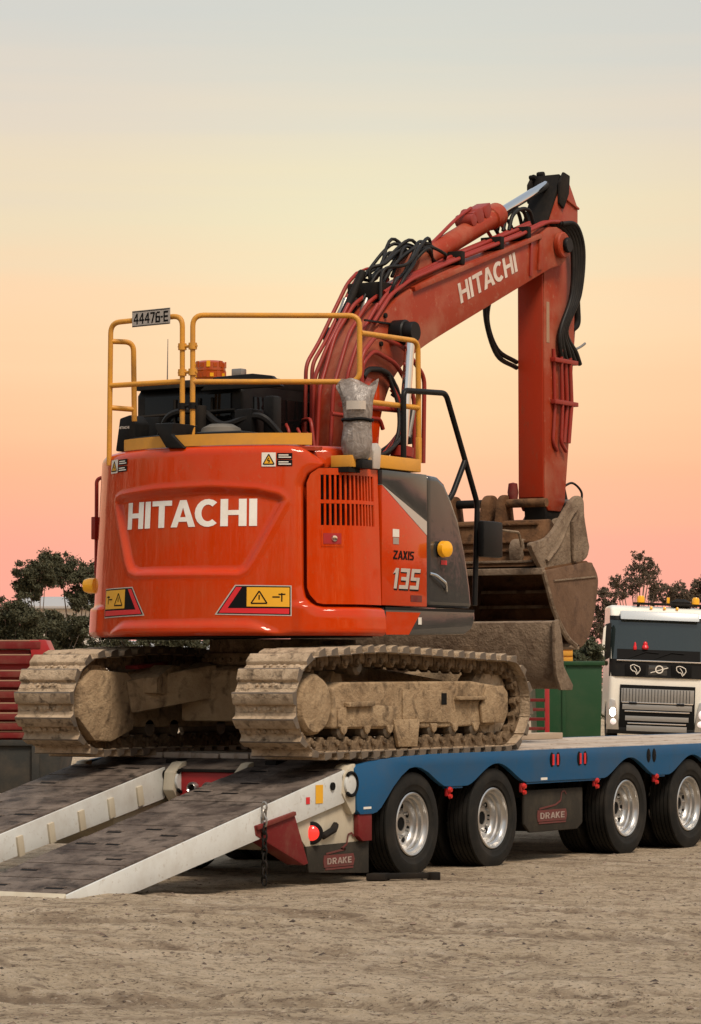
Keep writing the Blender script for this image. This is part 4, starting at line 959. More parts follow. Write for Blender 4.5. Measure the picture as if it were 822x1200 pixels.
for i in range(len(ss) - 1):
    for j in range(nz - 1): k = i * nz + j; mb.f.append((k, k + nz, k + nz + 1, k + 1))
CW = mb.build('counterweight', 'orange', EX, smooth=60)
def band(s0, s1, z, inset, name, mat, th=.03):
    pts = [cw(s_, z, -inset, -.03)[:2] for s_ in np.linspace(s0, s1, 60)]
    return MB().prism(pts, z - th, z, 'Z').build(name, mat, EX)
band(-2.27, 1.17, 3.255, .06, 'hood_top', 'orange_dusty')
band(-2.27, 1.75, 1.875, .05, 'floor_plate', 'dark_frame', .05)
# prints on the counterweight
m_ = flat(word('HITACHI', -.617, .650, 2.655, 2.860, .075, 0, .235), lambda u, v_, o_: cw(u, v_, .0035), .03); m_.build('lettering', 'white_letter', CW)
def cprint(name, polys, mat, off, step=.03, parent=None): return flat(polys, lambda u, v_, o_: cw(u, v_, off, -.055 * (v_ - 2.1) / 1.1), step).build(name, mat, parent or CW)
def chevron(f):
    M_ = lambda ps: [[(f(q_[0]), q_[1]) for q_ in p_] for p_ in ps]
    o = cprint('reflector', M_([[(.335, 1.990), (.490, 2.212), (.918, 2.206), (.918, 1.978)]]), 'decal_silver', .003)
    cprint('ground_plate', M_([[(.352, 1.998), (.497, 2.204), (.910, 2.199), (.910, 1.986)]]), 'decal_black', .0045, parent=o)
    cprint('red_band', M_([[(.366, 2.004), (.500, 2.196), (.545, 2.195), (.437, 2.038)], [(.366, 2.004), (.437, 2.038), (.900, 2.034), (.900, 1.993)]]), 'decal_red', .006, parent=o)
    y_ = cprint('warning_plate', M_([[(.582, 2.050), (.582, 2.194), (.902, 2.190), (.902, 2.046)]]), 'decal_yellow', .006, parent=o)
    cprint('warning_symbol', M_(strokes([[(.615, 2.073), (.685, 2.073), (.735, 2.073), (.676, 2.165), (.615, 2.073)], [(.676, 2.135), (.676, 2.10)], [(.775, 2.12), (.83, 2.12)], [(.845, 2.085), (.845, 2.15)], [(.82, 2.14), (.872, 2.14)]], .010)), 'decal_black', .0075, parent=y_)
chevron(lambda u: u); chevron(lambda u: .03 - u)
for s0, s1 in ((.687, .925), (-.90, -.61)):
    d_ = cprint('warning_decal', [L_rect(s0, s0 + (s1 - s0) * .46, 3.10, 3.205)], 'decal_white', .006)
    a = s0 + (s1 - s0) * .23; w_ = (s1 - s0) * .36
    cprint('warning_triangle', [[(a - w_ / 2, 3.115), (a + w_ / 2, 3.115), (a, 3.192)]], 'decal_yellow', .0075, parent=d_)
    cprint('warning_symbol', strokes([[(a - w_ / 2, 3.117), (a + w_ / 2, 3.117), (a, 3.192), (a - w_ / 2, 3.117)], [(a, 3.165), (a - .01, 3.145), (a + .008, 3.143), (a, 3.128)]], .008), 'decal_black', .009, parent=d_)
    for k in range(2):
        z_ = 3.105 + k * .052; cprint('text_block', [L_rect(s0 + (s1 - s0) * .5, s1, z_, z_ + .044)], 'decal_black', .006, parent=d_)
        for q_ in range(2): cprint('text_line', [L_rect(s0 + (s1 - s0) * .55, s1 - .01 - .02 * q_, z_ + .009 + q_ * .016, z_ + .017 + q_ * .016)], 'decal_white', .0075, parent=d_)
d_ = cprint('maker_decal', [L_rect(1.56, 1.62, 1.955, 2.03)], 'decal_white', .006); cprint('maker_mark', [L_rect(1.625, 1.665, 1.955, 2.03)], 'decal_black', .006, parent=d_)
# ---- side door with louvres
DB = -.025
def dmap(u, v_, o_): return cw(u, v_, o_, DB - .035 * (v_ - 2.1) / 1.1)
out_ = [(1.035, 2.19), (1.055, 2.14), (1.11, 2.078), (1.16, 2.068), (1.742, 2.068), (1.742, 3.095), (1.13, 3.090), (1.07, 3.05), (1.035, 2.98)]
g0, g1, gz0, gz1 = 1.135, 1.675, 2.660, 3.040
polys = [[(1.035, 2.19), (1.055, 2.14), (1.11, 2.078), (1.16, 2.068), (1.742, 2.068), (1.742, gz0), (1.035, gz0)],
         [(1.035, gz0), (g0, gz0), (g0, gz1), (1.0615, gz1), (1.035, 2.98)], [(g1, gz0), (1.742, gz0), (1.742, gz1), (g1, gz1)],
         [(1.0615, gz1), (1.742, gz1), (1.742, 3.095), (1.13, 3.090), (1.07, 3.05)]]
DO = flat(polys, dmap, .05, .025).build('side_door', 'orange', EX, .0, smooth=30)
flat([L_rect(g0 - .01, g1 + .01, gz0 - .01, gz1 + .01)], lambda u, v_, o_: dmap(u, v_, -.045), .05).build('louvre_back', 'decal_black', DO)
NSL = 13
for r_ in range(2):
    za, zb = (gz0, 2.838) if r_ == 0 else (2.838, gz1)
    for k in range(NSL + 1):
        u = g0 + (g1 - g0) * k / NSL
        flat([L_rect(u - .0085, u + .0085, za, zb)], lambda a, c_, o_: dmap(a, c_, o_ - .006), None, .028).build('louvre_slat', 'orange', DO)
flat([L_rect(g0, g1, 2.824, 2.852)], lambda a, c_, o_: dmap(a, c_, o_ - .002), .05, .026).build('louvre_bar', 'orange', DO)
lt = flat([L_rect(1.145, 1.32, 2.50, 2.625)], lambda a, c_, o_: dmap(a, c_, .025 + o_), .05, .004).build('latch_plate', 'orange', DO)
flat([L_rect(1.16, 1.30, 2.52, 2.60)], lambda a, c_, o_: dmap(a, c_, .030 + o_), .05, .003).build('latch_recess', 'trailer_red', lt)
q_ = dmap(1.245, 2.56, .03); m_ = MB(); m_.lathe(q_, Vector((.85, -.5, 0)), [(0, .014), (.022, .012), (.026, 0), (0, 0)], 12); m_.build('lock', 'chrome', lt)
# ---- right side covers (flat side)
XS = 1.235
m_ = MB(); m_.prism([(-.525, 2.068), (.155, 2.068), (.155, 2.625), (-.525, 2.985)], XS - .06, XS); tc_ = m_.build('pump_cover', 'orange', EX, .010)
m_ = MB(); m_.prism([(-.525, 2.989), (.155, 2.735), (.155, 3.10), (-.525, 3.10)], XS - .06, XS); m_.build('cover_top', 'grey_panel', tc_, .008)
m_ = MB(); m_.prism([(-.525, 2.988), (-.525, 2.986), (.155, 2.626), (.155, 2.733)], XS - .06, XS - .001); m_.build('cover_stripe', 'decal_silver', tc_)
m_ = MB(); m_.prism([(.172, 2.068), (.172, 3.10), (.33, 3.095), (.44, 3.045), (.54, 2.93), (.66, 2.77), (.77, 2.52), (.845, 2.25), (.878, 2.068)], .62, XS); tk = m_.build('tank_cover', 'grey_panel', EX, .045, seg=4)
m_ = MB(); m_.box(.62, XS - .05, .05, .30, 2.07, 3.085); m_.build('tank_body', 'dark_frame', EX)
m_ = MB(); m_.prism([(-.50, 2.048), (.885, 2.052), (.892, 1.98), (.84, 1.905), (.72, 1.862), (-.50, 1.838)], .70, XS + .012); sk = m_.build('side_skirt', 'grey_panel', EX, .016, seg=3)
m_ = flat([[(-.49, 2.020), (.03, 2.022), (-.15, 1.850), (-.49, 1.846)]], onplaneX(XS + .0125), None, .002); m_.build('skirt_flash', 'orange', sk)
m_ = flat([L_rect(-.01, .04, 1.93, 1.985)], onplaneX(XS + .0155), None, .002); m_.build('logo_mark', 'decal_white', sk)
m_ = MB(); m_.beam((XS + .008, -.50, 2.046), (XS + .008, .88, 2.050), .012, .022); m_.build('skirt_rail', 'black_paint', sk)
px_ = onplaneX(XS + .001)
flat(word('ZAXIS', -.365, -.045, 2.425, 2.492, .10, .12), px_, None, .002).build('lettering', 'decal_black', tc_)
flat(word('135', -.385, .055, 2.188, 2.352, .14, .20, .24), px_, None, .002).build('number_lettering', 'decal_black', tc_)
flat(word('135', -.395, .048, 2.200, 2.358, .14, .20, .22), onplaneX(XS + .0035), None, .002).build('number_lettering', 'decal_silver', tc_)
flat([L_rect(-.10, .07, 2.105, 2.155)], px_, None, .002).build('text_block', 'faded_red', tc_)
flat([L_rect(-.37, -.275, 2.595, 2.655)], px_, None, .002).build('decal', 'decal_white', tc_)
flat([L_rect(-.365, -.28, 2.54, 2.59)], px_, None, .002).build('decal', 'decal_grey', tc_)
flat([L_rect(.37, .46, 2.405, 2.44)], onplaneX(XS + .001), None, .002).build('decal', 'decal_red', tk)
m_ = MB(); m_.lathe((XS - .02, .36, 2.525), (1, -.25, 0), [(0, .0), (.062, 0), (.062, .06), (0, .06)], 18); lp = m_.build('side_lamp', 'black_paint', EX, .006)
m_ = MB(); m_.lathe((XS + .035, .345, 2.525), (1, -.25, 0), [(0, .06), (.035, .058), (.062, .045), (.066, 0), (0, 0)], 20); m_.build('lens', 'amber_lens', lp)
m_ = MB(); m_.tube(fillet([(XS + .005, .19, 2.33), (XS + .03, .24, 2.32), (XS + .03, .40, 2.26), (XS + .005, .45, 2.20)], .03), .012, 6); m_.build('cover_handle', 'chrome', tk)
# ---- left side
m_ = MB(); m_.lathe((-1.25, -.80, 2.25), (-1, -.2, 0), [(0, .10), (.05, .09), (.062, .05), (.062, 0), (0, 0)], 18); m_.build('side_lamp', 'amber_lens', EX)
m_ = MB(); m_.tube(fillet([(-1.24, -.70, 2.30), (-1.30, -.72, 2.32), (-1.30, -.72, 3.10), (-1.24, -.70, 3.12)], .04), .016, 6); m_.build('grab_rail', 'pipe_red', EX)
m_ = MB(); m_.box(-1.325, -1.285, -.76, -.68, 2.62, 2.80); m_.build('hinge', 'pipe_red', EX, .006)
m_ = MB(); m_.box(-1.22, -.2, -.2, 1.5, 1.86, 2.0); m_.build('cab_floor', 'dark_frame', EX, .02)
# ---- toe plates
def toe(s0, s1, z0, z1, inset, name='toe_plate'):
    return flat([[(s0, z0), (s1, z0), (s1, z1), (s0, z1)]], lambda u, v_, o_: cw(u, v_, o_ - inset, -.055), .04, .012).build(name, 'plate_yellow', EX)
toe(-.74, 1.085, 3.268, 3.356, .045)
m_ = MB(); m_.box(1.02, 1.20, -.92, -.87, 3.09, 3.19); m_.box(1.02, 1.21, -.915, -.66, 3.10, 3.19); m_.build('toe_plate', 'plate_yellow', EX, .006)
m_ = MB(); m_.box(1.00, 1.215, -.54, .10, 3.115, 3.215); m_.build('toe_plate', 'plate_yellow', EX, .008)
m_ = MB(); m_.box(.55, 1.2, -.95, .10, 3.06, 3.10); m_.build('step_plate', 'dark_frame', EX)
m_ = MB(); m_.prism([(-.24, 3.45), (-.06, 3.45), (-.08, 3.36), (.04, 3.25), (-.13, 3.26), (-.20, 3.36)], -1.44, -1.10, 'Y'); m_.build('rail_bracket', 'black_paint', EX, .012)
m_ = MB(); m_.box(.30, .72, -1.0, -.2, 2.2, 3.22); m_.build('engine_cover', 'black_paint', EX, .02)
m_ = MB(); m_.prism([(-.80, -.98), (-.1, -1.16), (.35, -1.10), (.35, -.30), (-1.12, -.30), (-1.12, -.62)], 3.20, 3.40, 'Z'); m_.build('hood', 'black_paint', EX, .04)
m_ = MB(); m_.lathe((-.02, -.85, 3.38), (0, 0, 1), [(0, .10), (.09, .095), (.15, .065), (.17, 0)], 20); m_.build('hood_dome', 'seat_cloth', EX)
m_ = MB(); m_.prism([(-.99, 3.30), (-.80, 3.30), (-.80, 3.52), (-.85, 3.585), (-.95, 3.56)], -.90, -.7, 'Y'); hb = m_.build('intake_box', 'black_paint', EX, .015)
m_ = flat(word('HITACHI', -.955, -.855, 3.475, 3.495, .1), lambda u, v_, o_: (u, -.902, v_), None); m_.build('lettering', 'decal_white', hb)
# ---- cab
m_ = MB(); m_.prism([(-.27, 2.0), (-.27, 3.80), (-.22, 3.86), (1.30, 3.90), (1.52, 3.55), (1.66, 2.7), (1.60, 2.0)], -1.235, -.215); cbn = m_.build('cab', 'black_paint', EX, .035, seg=3)
m_ = MB(); m_.prism([(-.33, 3.835), (-.30, 3.90), (.2, 3.935), (1.25, 3.935), (1.40, 3.88), (1.25, 3.86), (-.2, 3.84)], -1.24, -.21); m_.build('roof', 'dark_frame', cbn, .02)
m_ = MB(); m_.prism([(-1.14, 2.75), (-.31, 2.75), (-.31, 3.78), (-1.14, 3.78)], -.285, -.268, 'Y'); m_.build('rear_window', 'glass_dark', cbn, .004)
m_ = MB(); m_.prism([(-.10, 2.6), (-.10, 3.76), (1.25, 3.78), (1.40, 3.4), (1.48, 2.6)], -.222, -.205); m_.build('side_window', 'glass_dark', cbn, .004)
for x in (-.86, -.62, -.50):
    m_ = MB(); m_.tube([(x, -.295, 2.8), (x + .02, -.295, 3.75)], .012, 6); m_.build('window_guard', 'dark_frame', cbn)
for z_ in (3.42, 3.62):
    m_ = MB(); m_.tube([(-1.18, -.30, z_), (-.26, -.30, z_ + .02)], .016, 6); m_.build('window_guard', 'dark_frame', cbn)
for x, y_, z_, a, b_, c_ in ((-.95, -.42, 3.40, .18, .14, .20), (-.62, -.40, 3.40, .10, .10, .28), (-.30, -.42, 3.40, .22, .16, .12), (-.02, -.45, 3.40, .16, .2, .22), (.16, -.4, 3.40, .10, .12, .32)):
    m_ = MB(); m_.box(x - a / 2, x + a / 2, y_ - b_ / 2, y_ + b_ / 2, z_ - .02, z_ + c_); m_.build('engine_part', 'black_paint', EX, .02)
m_ = MB(); m_.cyl((-.42, -.55, 3.38), (-.42, -.55, 3.66), .05); m_.build('exhaust_stack', 'dark_frame', EX, .006)
m_ = MB(); m_.tube(spline([(-.85, -.5, 3.42), (-.7, -.55, 3.60), (-.45, -.5, 3.62), (-.2, -.55, 3.5), (.1, -.5, 3.56), (.25, -.4, 3.4)]), .03, 8); m_.build('intake_hose', 'hose', EX)
m_ = MB(); m_.lathe((-.83, .2, 3.935), (0, 0, 1), [(0, 0), (.115, 0), (.115, .02), (.125, .025), (.125, .075), (.115, .08), (.125, .085), (.122, .15), (.10, .165), (0, .17)], 20); bcn = m_.build('beacon', 'beacon_lens', EX)
for k in range(14):
    for z_ in (3.965, 4.045):
        an = 2 * math.pi * (k + (z_ > 4) * .5) / 14; m_ = MB(); q_ = Vector((-.83 + .122 * math.cos(an), .2 + .122 * math.sin(an), z_)); m_.beam(q_, q_ + Vector((0, 0, .03 + .02 * (k % 2))), .03, .012, (math.cos(an), math.sin(an), 0)); m_.build('led', 'amber_lens' if (k * 5 + int(z_ * 100)) % 3 == 0 else 'beacon_lens', bcn)
m_ = MB(); m_.box(-.275, -.18, -.33, -.25, 3.885, 3.965); wl = m_.build('work_lamp', 'steel_worn', EX, .01)
m_ = MB(); m_.prism([(-.56, 3.80), (.22, 3.80), (.12, 3.89), (-.06, 3.915), (-.42, 3.905)], -.36, -.30, 'Y'); m_.build('lamp_guard', 'black_paint', EX, .012)
m_ = MB(); m_.tube([(-1.12, 0, 3.9), (-1.115, 0, 4.28)], [.006, .003], 5); m_.build('antenna', 'steel_worn', EX)
# ---- yellow handrails
def rail(name, paths, r=.021, mat='rail_yellow'):
    m_ = MB()
    for p_, f_ in paths: m_.tube(fillet(p_, f_), r, 10)
    return m_.build(name, mat, EX, smooth=50)
YA = -1.15
rail('handrail', [([(-.868, YA, 3.17), (-.857, YA, 4.285), (-.18, YA, 4.300), (-.178, YA, 3.44)], .085), ([(-.868, YA, 3.793), (-.18, YA, 3.793)], .01)])
rail('handrail', [([(-.86, YA, 4.14), (-.74, YA + .14, 4.14), (-.735, YA + .15, 3.52)], .07), ([(-.868, YA, 3.622), (-.735, YA + .15, 3.612)], .01)])
rail('handrail', [([(-.083, YA, 3.36), (-.083, YA, 4.298), (1.08, -.60, 4.278), (1.08, -.60, 3.772), (-.083, YA, 3.785)], .085)])
rail('handrail', [([(1.09, -.60, 4.145), (1.12, .215, 4.155), (1.12, .227, 3.20)], .085), ([(1.09, -.60, 3.625), (1.12, .227, 3.632)], .01)])
for z_ in (4.06, 3.86, 3.60):
    m_ = MB(); m_.cyl((-.215, YA, z_), (-.045, YA, z_), .012, n=8)
    for x in (-.18, -.083): m_.lathe((x, YA, z_ - .025), (0, 0, 1), [(.021, 0), (.033, 0), (.033, .05), (.021, .05)], 12, True)
    m_.build('rail_clamp', 'rail_yellow' if z_ > 3.7 else 'dark_frame', EX)
m_ = MB(); m_.box(1.105, 1.135, .2, .25, 3.20, 3.40); m_.build('rail_foot', 'rail_yellow', EX, .005)
# number plate on the left rail
def npm(u, v_, o_): return (u, YA - .030 - o_, v_ + (u + .45) * .02)
NP = flat([L_rect(-.628, -.272, 4.236, 4.362)], npm, None, .006).build('number_plate', 'decal_grey', EX)
flat(word('44476-E', -.612, -.288, 4.256, 4.340, .10, 0, .17), lambda u, v_, o_: npm(u, v_, .0075), None).build('lettering', 'decal_black', NP)
for z_ in (4.242, 4.354):
    flat([L_rect(-.625, -.275, z_ - .003, z_ + .003)], lambda u, v_, o_: npm(u, v_, .0075), None).build('border', 'decal_black', NP)
# ---- black front handrail and mirror
rail('front_handrail', [([(1.15, -.06, 3.12), (1.15, -.06, 3.745), (1.15, .60, 3.775), (1.15, .91, 3.26), (1.15, 1.11, 2.92), (1.15, 1.06, 2.1)], .06), ([(1.15, .91, 3.26), (1.15, .70, 2.97), (1.13, .55, 2.85)], .05)], .023, 'black_paint')
m_ = MB(); m_.box(1.20, 1.26, 1.02, 1.34, 2.49, 2.78); mr = m_.build('mirror', 'black_paint', EX, .02)
m_ = MB(); m_.tube(fillet([(1.15, 1.09, 2.75), (1.23, 1.2, 2.72), (1.22, 1.50, 2.715), (1.20, 1.72, 2.715), (1.18, 1.80, 2.60)], .05), .012, 6); m_.build('mirror_arm', 'bucket_mud', mr)
# ---- boom
BX0, BX1 = -.115, .315
def curve2(pts, seg=6): return [(q_.x, q_.y) for q_ in spline([(a, b_, 0) for a, b_ in pts], seg)]
back = curve2([(.56, 2.75), (.58, 3.40), (.66, 3.86), (.86, 4.28), (1.16, 4.58), (1.50, 4.76), (2.17, 5.005), (3.42, 5.375), (3.80, 5.50)])
tipc = [(3.95, 5.58), (4.10, 5.60), (4.24, 5.55), (4.30, 5.44), (4.27, 5.33), (4.18, 5.26)]
under = curve2([(3.98, 5.21), (3.74, 5.115), (2.60, 4.66), (1.95, 4.40), (1.66, 4.275), (1.42, 4.15), (1.18, 3.96), (1.01, 3.68), (.94, 3.36), (.92, 2.75)])
m_ = MB(); m_.prism(back + tipc + under, BX0, BX1); BO = m_.build('boom', 'orange_dusty', EX, .014)
m_ = MB(); m_.prism([(.52, 1.9), (.52, 2.9), (.85, 3.0), (1.14, 2.9), (1.2, 1.9)], -.20, .40); m_.build('boom_bracket', 'orange_dusty', EX, .02)
def bmap(X): return lambda u, v_, o_: (X + o_, 2.30 + u * .9305 - v_ * .33, 4.712 + u * .359 + v_ * .944)
flat(word('HITACHI', .02, 1.115, 0, .172, .09, 0, .20), bmap(BX1 + .001), None, .003).build('lettering', 'boom_letter', BO)
# plates, bosses
def boss(x0, x1, y_, z_, r, mat, name='pin_boss', par=None): 
    q_ = MB(); q_.lathe((x0, y_, z_), (1, 0, 0), [(0, 0), (r * .9, 0), (r, .012), (r, x1 - x0 - .012), (r * .9, x1 - x0), (0, x1 - x0)], 22); return q_.build(name, mat, par or BO)
boss(BX1, BX1 + .06, 4.13, 5.435, .12, 'orange_dusty'); boss(BX1 + .06, BX1 + .10, 4.15, 5.435, .07, 'black_paint', 'pin_cap')
boss(BX1, BX1 + .13, 1.20, 4.36, .105, 'black_paint'); boss(BX0 - .13, BX0, 1.20, 4.36, .105, 'black_paint')
m_ = MB(); m_.prism([(3.70, 5.16), (3.73, 5.46), (3.80, 5.475), (3.78, 5.18)], BX1, BX1 + .02); m_.build('weld_plate', 'orange_dusty', BO, .005)
m_ = MB(); m_.prism([(3.55, 5.09), (3.57, 5.41), (3.61, 5.42), (3.60, 5.10)], BX1, BX1 + .014); m_.build('weld_plate', 'pipe_red', BO, .004)
m_ = MB(); m_.beam((BX1 + .005, 1.50, 4.755), (BX1 + .005, 3.75, 5.475), .05, .04); m_.build('top_flange', 'orange_dusty', BO, .006)
m_ = MB(); m_.beam((BX1 + .01, .72, 4.42), (BX1 + .01, 1.15, 4.43), .02, .015); m_.build('step_bar', 'black_paint', BO)
m_ = MB(); m_.prism([(1.72, 4.82), (2.02, 4.93), (1.98, 5.12), (1.90, 5.16), (1.82, 5.12)], -.02, .22); m_.build('cylinder_bracket', 'orange_dusty', BO, .012)
for y_, z_ in ((1.05, 4.44), (1.30, 4.33), (.98, 4.20)):
    boss(BX1, BX1 + .02, y_, z_ + .05, .022, 'dark_frame', 'bolt')
# work lamp boss and pipes along the boom back and side
def pipe(pts, r=.017, mat='pipe_red', f_=.08, par=None, name='hydraulic_pipe', sp=False):
    q_ = MB(); q_.tube(spline(pts, 7) if sp else fillet(pts, f_, 5), r, 8); return q_.build(name, mat, par or BO, smooth=50)
for k, x in enumerate((-.20, -.14)):
    pipe([(x, .64, 3.25), (x, .66, 4.08), (x, .86, 4.28), (x, 1.31, 4.82), (x, 1.46 + .02 * k, 4.92)])
pipe([(-.20, 1.45, 4.92), (-.20, 1.66, 4.99), (-.1, 1.72, 4.95)], .012)
for k, x in enumerate((.02, .15)):
    pipe([(x, .46, 3.2), (x, .52, 3.86), (x, .76, 4.32), (x, 1.05, 4.60), (x, 1.45, 4.80), (x, 1.60, 4.87)], .018)
for k, x in enumerate((.25, .30)):
    pipe([(x, .90, 4.42), (x, 1.18, 4.68), (x, 1.52, 4.845), (x, 2.20, 5.07), (x, 3.42, 5.445), (x, 3.95, 5.63), (x, 4.16, 5.655)], .018)
pipe([(.22, 1.2, 4.70), (.22, 1.6, 4.88), (.22, 2.3, 5.12), (.22, 3.30, 5.44), (.22, 3.75, 5.58)], .02)
pipe([(.16, 1.5, 4.86), (.16, 2.3, 5.12), (.16, 3.30, 5.44), (.16, 3.85, 5.62)], .016)
for y_, z_ in ((2.35, 5.10), (3.05, 5.31), (3.55, 5.46)):
    m_ = MB(); m_.box(.12, .325, y_ - .03, y_ + .03, z_ - .04, z_ + .075); m_.build('pipe_clamp', 'dark_frame', BO, .006)
# loops of pipe around the foot, in front of the boom as seen from behind
pipe([(.36, .62, 3.20), (.36, .62, 4.05), (.36, .80, 4.18), (.36, 1.16, 4.10), (.38, 1.42, 3.85), (.38, 1.42, 3.25)], .019)
pipe([(.40, .55, 3.30), (.40, .55, 4.12), (.40, .78, 4.30), (.40, 1.22, 4.24), (.42, 1.52, 4.02), (.42, 1.50, 3.30)], .019)
pipe([(.33, .55, 3.85), (.33, .70, 4.02), (.33, 1.0, 4.05), (.33, 1.25, 3.90), (.33, 1.30, 3.3)], .017)
pipe([(.33, .20, 3.62), (.33, .95, 3.63), (.33, 1.0, 3.55)], .018)
pipe([(.35, .30, 3.70), (.35, 1.20, 3.72)], .022)
pipe([(-.22, .66, 3.42), (-.20, .60, 3.62), (.05, .34, 3.60), (.14, .30, 3.10)], .016)
pipe([(-.06, .55, 3.30), (-.06, .56, 3.95), (-.02, .70, 4.22), (.0, 1.0, 4.60)], .018)
pipe([(.26, .52, 3.25), (.26, .55, 3.95), (.28, .72, 4.30), (.28, 1.0, 4.58)], .016)
for k, x in enumerate((-.02, .09, .18)):
    pipe([(x, .12 + .02 * k, 2.9), (x, .12, 3.50 - .04 * k), (x - .05, .16, 3.54 - .04 * k), (x - .14, .30, 3.56 - .04 * k)], .014, 'pipe_red', .05)
for k in range(3):
    x = .02 + .07 * k
    m_ = MB(); m_.lathe((x, .12, 3.20 + .06 * k), (0, 0, 1), [(.014, 0), (.026, 0), (.026, .05), (.014, .05)], 8, True); m_.build('pipe_nut', 'steel_worn', BO)
pipe([(.37, .62, 3.95), (.37, .75, 4.02), (.37, 1.05, 3.98), (.37, 1.32, 3.62), (.37, 1.36, 3.45)], .024, 'hose', name='hose', sp=True)
m_ = MB(); m_.prism([(.62, 3.2), (.64, 3.85), (.76, 3.96), (.94, 3.94), (.97, 3.66), (.90, 3.2)], BX1, BX1 + .012); m_.build('foot_plate', 'orange', BO, .004)
for k in range(4):
    pipe([(.42 - .05 * k, 1.25 + .05 * k, 3.80), (.46, 1.12, 3.55), (.50 - .03 * k, .82 + .05 * k, 3.36), (.44, .60, 3.28)], .017, 'hose', name='hose', sp=True)
    pipe([(.44 - .05 * k, 1.30 + .04 * k, 3.72), (.43 - .05 * k, 1.24 + .04 * k, 3.50)], .022, 'steel_worn', name='hose_fitting')
for k in range(5):
    pipe([(.40 - .03 * k, .98 + .06 * k, 3.98 - .03 * k), (.44, 1.06 + .05 * k, 3.72), (.47 - .02 * k, .98 + .02 * k, 3.46), (.42, .78, 3.22 + .03 * k)], .015, 'hose' if k % 2 == 0 else 'pipe_red', name='hose', sp=True)
# hose loops at the boom knee
rg = random.Random(12)
for k in range(12):
    x = rg.uniform(-.14, .26)
    a = Vector((x, 1.10 + .30 * rg.random(), 4.60 + .1 * rg.random())); b_ = Vector((x + rg.uniform(-.05, .05), 1.42 + .25 * rg.random(), 4.96 + .12 * rg.random())); c_ = Vector((x + rg.uniform(-.04, .08), 1.75 + .2 * rg.random(), 5.14 + .10 * rg.random())); d_ = Vector((x * .5 + .08, 2.02 + .1 * rg.random(), 5.06))
    pipe([a, a.lerp(b_, .5) + Vector((rg.uniform(-.08, .08), rg.uniform(-.12, 0), rg.uniform(-.02, .07))), b_ + Vector((rg.uniform(-.06, .06), 0, rg.uniform(-.12, .02))), c_ + Vector((0, 0, rg.uniform(-.08, .04))), d_], .015, 'hose', name='hose', sp=True)
for k in range(5):
    x = -.05 + .07 * k; e_ = rg.uniform(-.09, .05); f_ = rg.uniform(-.08, .08)
    pipe([(x, 1.55 + f_, 4.88), (x + f_ * .6, 1.68 + f_, 5.10 + e_), (x, 1.90, 5.22 + e_), (x - e_, 2.10 + f_, 5.18 + e_), (x, 2.20, 5.10)], .015, 'hose', name='hose', sp=True)
    pipe([(x - .05, 1.02 + .05 * k, 4.50), (x - .05, 1.12 + .05 * k, 4.66)], .026, 'dark_frame' if k % 2 else 'steel_worn', name='hose_fitting')
m_ = MB(); m_.box(-.14, .20, 1.20, 1.40, 4.66, 4.80); m_.build('valve_block', 'dark_frame', BO, .02)
pipe([(-.05, .95, 4.45), (-.05, 1.12, 4.66), (-.05, 1.30, 4.90)], .035, 'dark_frame', name='hose_sleeve')
# boom cylinders
for x in (.475, -.275):
    A = Vector((x, 1.20, 4.36)); B = Vector((x, .90, 2.20)); d_ = (A - B).normalized(); mid = B + d_ * 1.22
    m_ = MB(); m_.lathe(B, d_, [(0, 0), (.075, 0), (.082, .02), (.082, 1.12), (.095, 1.13), (.095, 1.21), (.05, 1.22), (0, 1.22)], 22); bc = m_.build('boom_cylinder', 'pipe_red', EX)
    m_ = MB(); m_.cyl(mid, A - d_ * .05, .042, n=18); m_.build('rod', 'chrome', bc)
    m_ = MB(); m_.lathe(A - Vector((.05, 0, 0)), (1, 0, 0), [(0, 0), (.08, 0), (.085, .01), (.085, .09), (.08, .10), (0, .10)], 20); m_.build('rod_eye', 'black_paint', bc)
# arm cylinder
A = Vector((.10, 1.92, 5.03)); B = Vector((.10, 4.27, 6.02)); d_ = (B - A).normalized()
m_ = MB(); m_.lathe(A, d_, [(0, 0), (.06, 0), (.085, .06), (.092, .10), (.092, 1.40), (.105, 1.41), (.108, 1.56), (.06, 1.60), (0, 1.60)], 24); AC = m_.build('arm_cylinder', 'orange_dusty', EX)
m_ = MB(); m_.cyl(A + d_ * 1.58, B, .042, n=18); m_.build('rod', 'chrome', AC)
up_ = Vector((0, -d_.z, d_.y))
m_ = MB(); c_ = A + d_ * 1.12 + up_ * .10
for dx, r_ in ((0, .075), (.14, .06), (-.12, .055)):
    m_.lathe(c_ + d_ * dx - Vector((.09, 0, 0)), (1, 0, 0), [(0, 0), (r_, 0), (r_, .17), (0, .17)], 14)
m_.beam(c_ - d_ * .1 + up_ * .02, c_ + d_ * .24 + up_ * .02, .14, .08); m_.build('valve', 'pipe_red', AC, .01)
m_ = MB(); m_.tube(spline([c_ + up_ * .08, c_ - d_ * .3 + up_ * .06, c_ - d_ * .75 + up_ * -.01, c_ - d_ * .95 + up_ * -.02]), .016, 8); m_.build('cylinder_pipe', 'pipe_red', AC)
for k in range(4):
    q_ = A + d_ * (1.34 + .13 * k) - up_ * .10
    pipe([q_, q_ - up_ * .10 + d_ * .05, q_ - up_ * .17 - d_ * .03], .016, 'hose' if k % 2 else 'pipe_red', name='hose', sp=True, par=AC)
for k in range(3):
    x = .05 + .06 * k
    pipe([(x, 3.45, 5.50), (x, 3.52, 5.64), (x, 3.68, 5.72), (x, 3.84, 5.72), (x, 3.92, 5.60)], .018, 'hose', name='hose', sp=True)
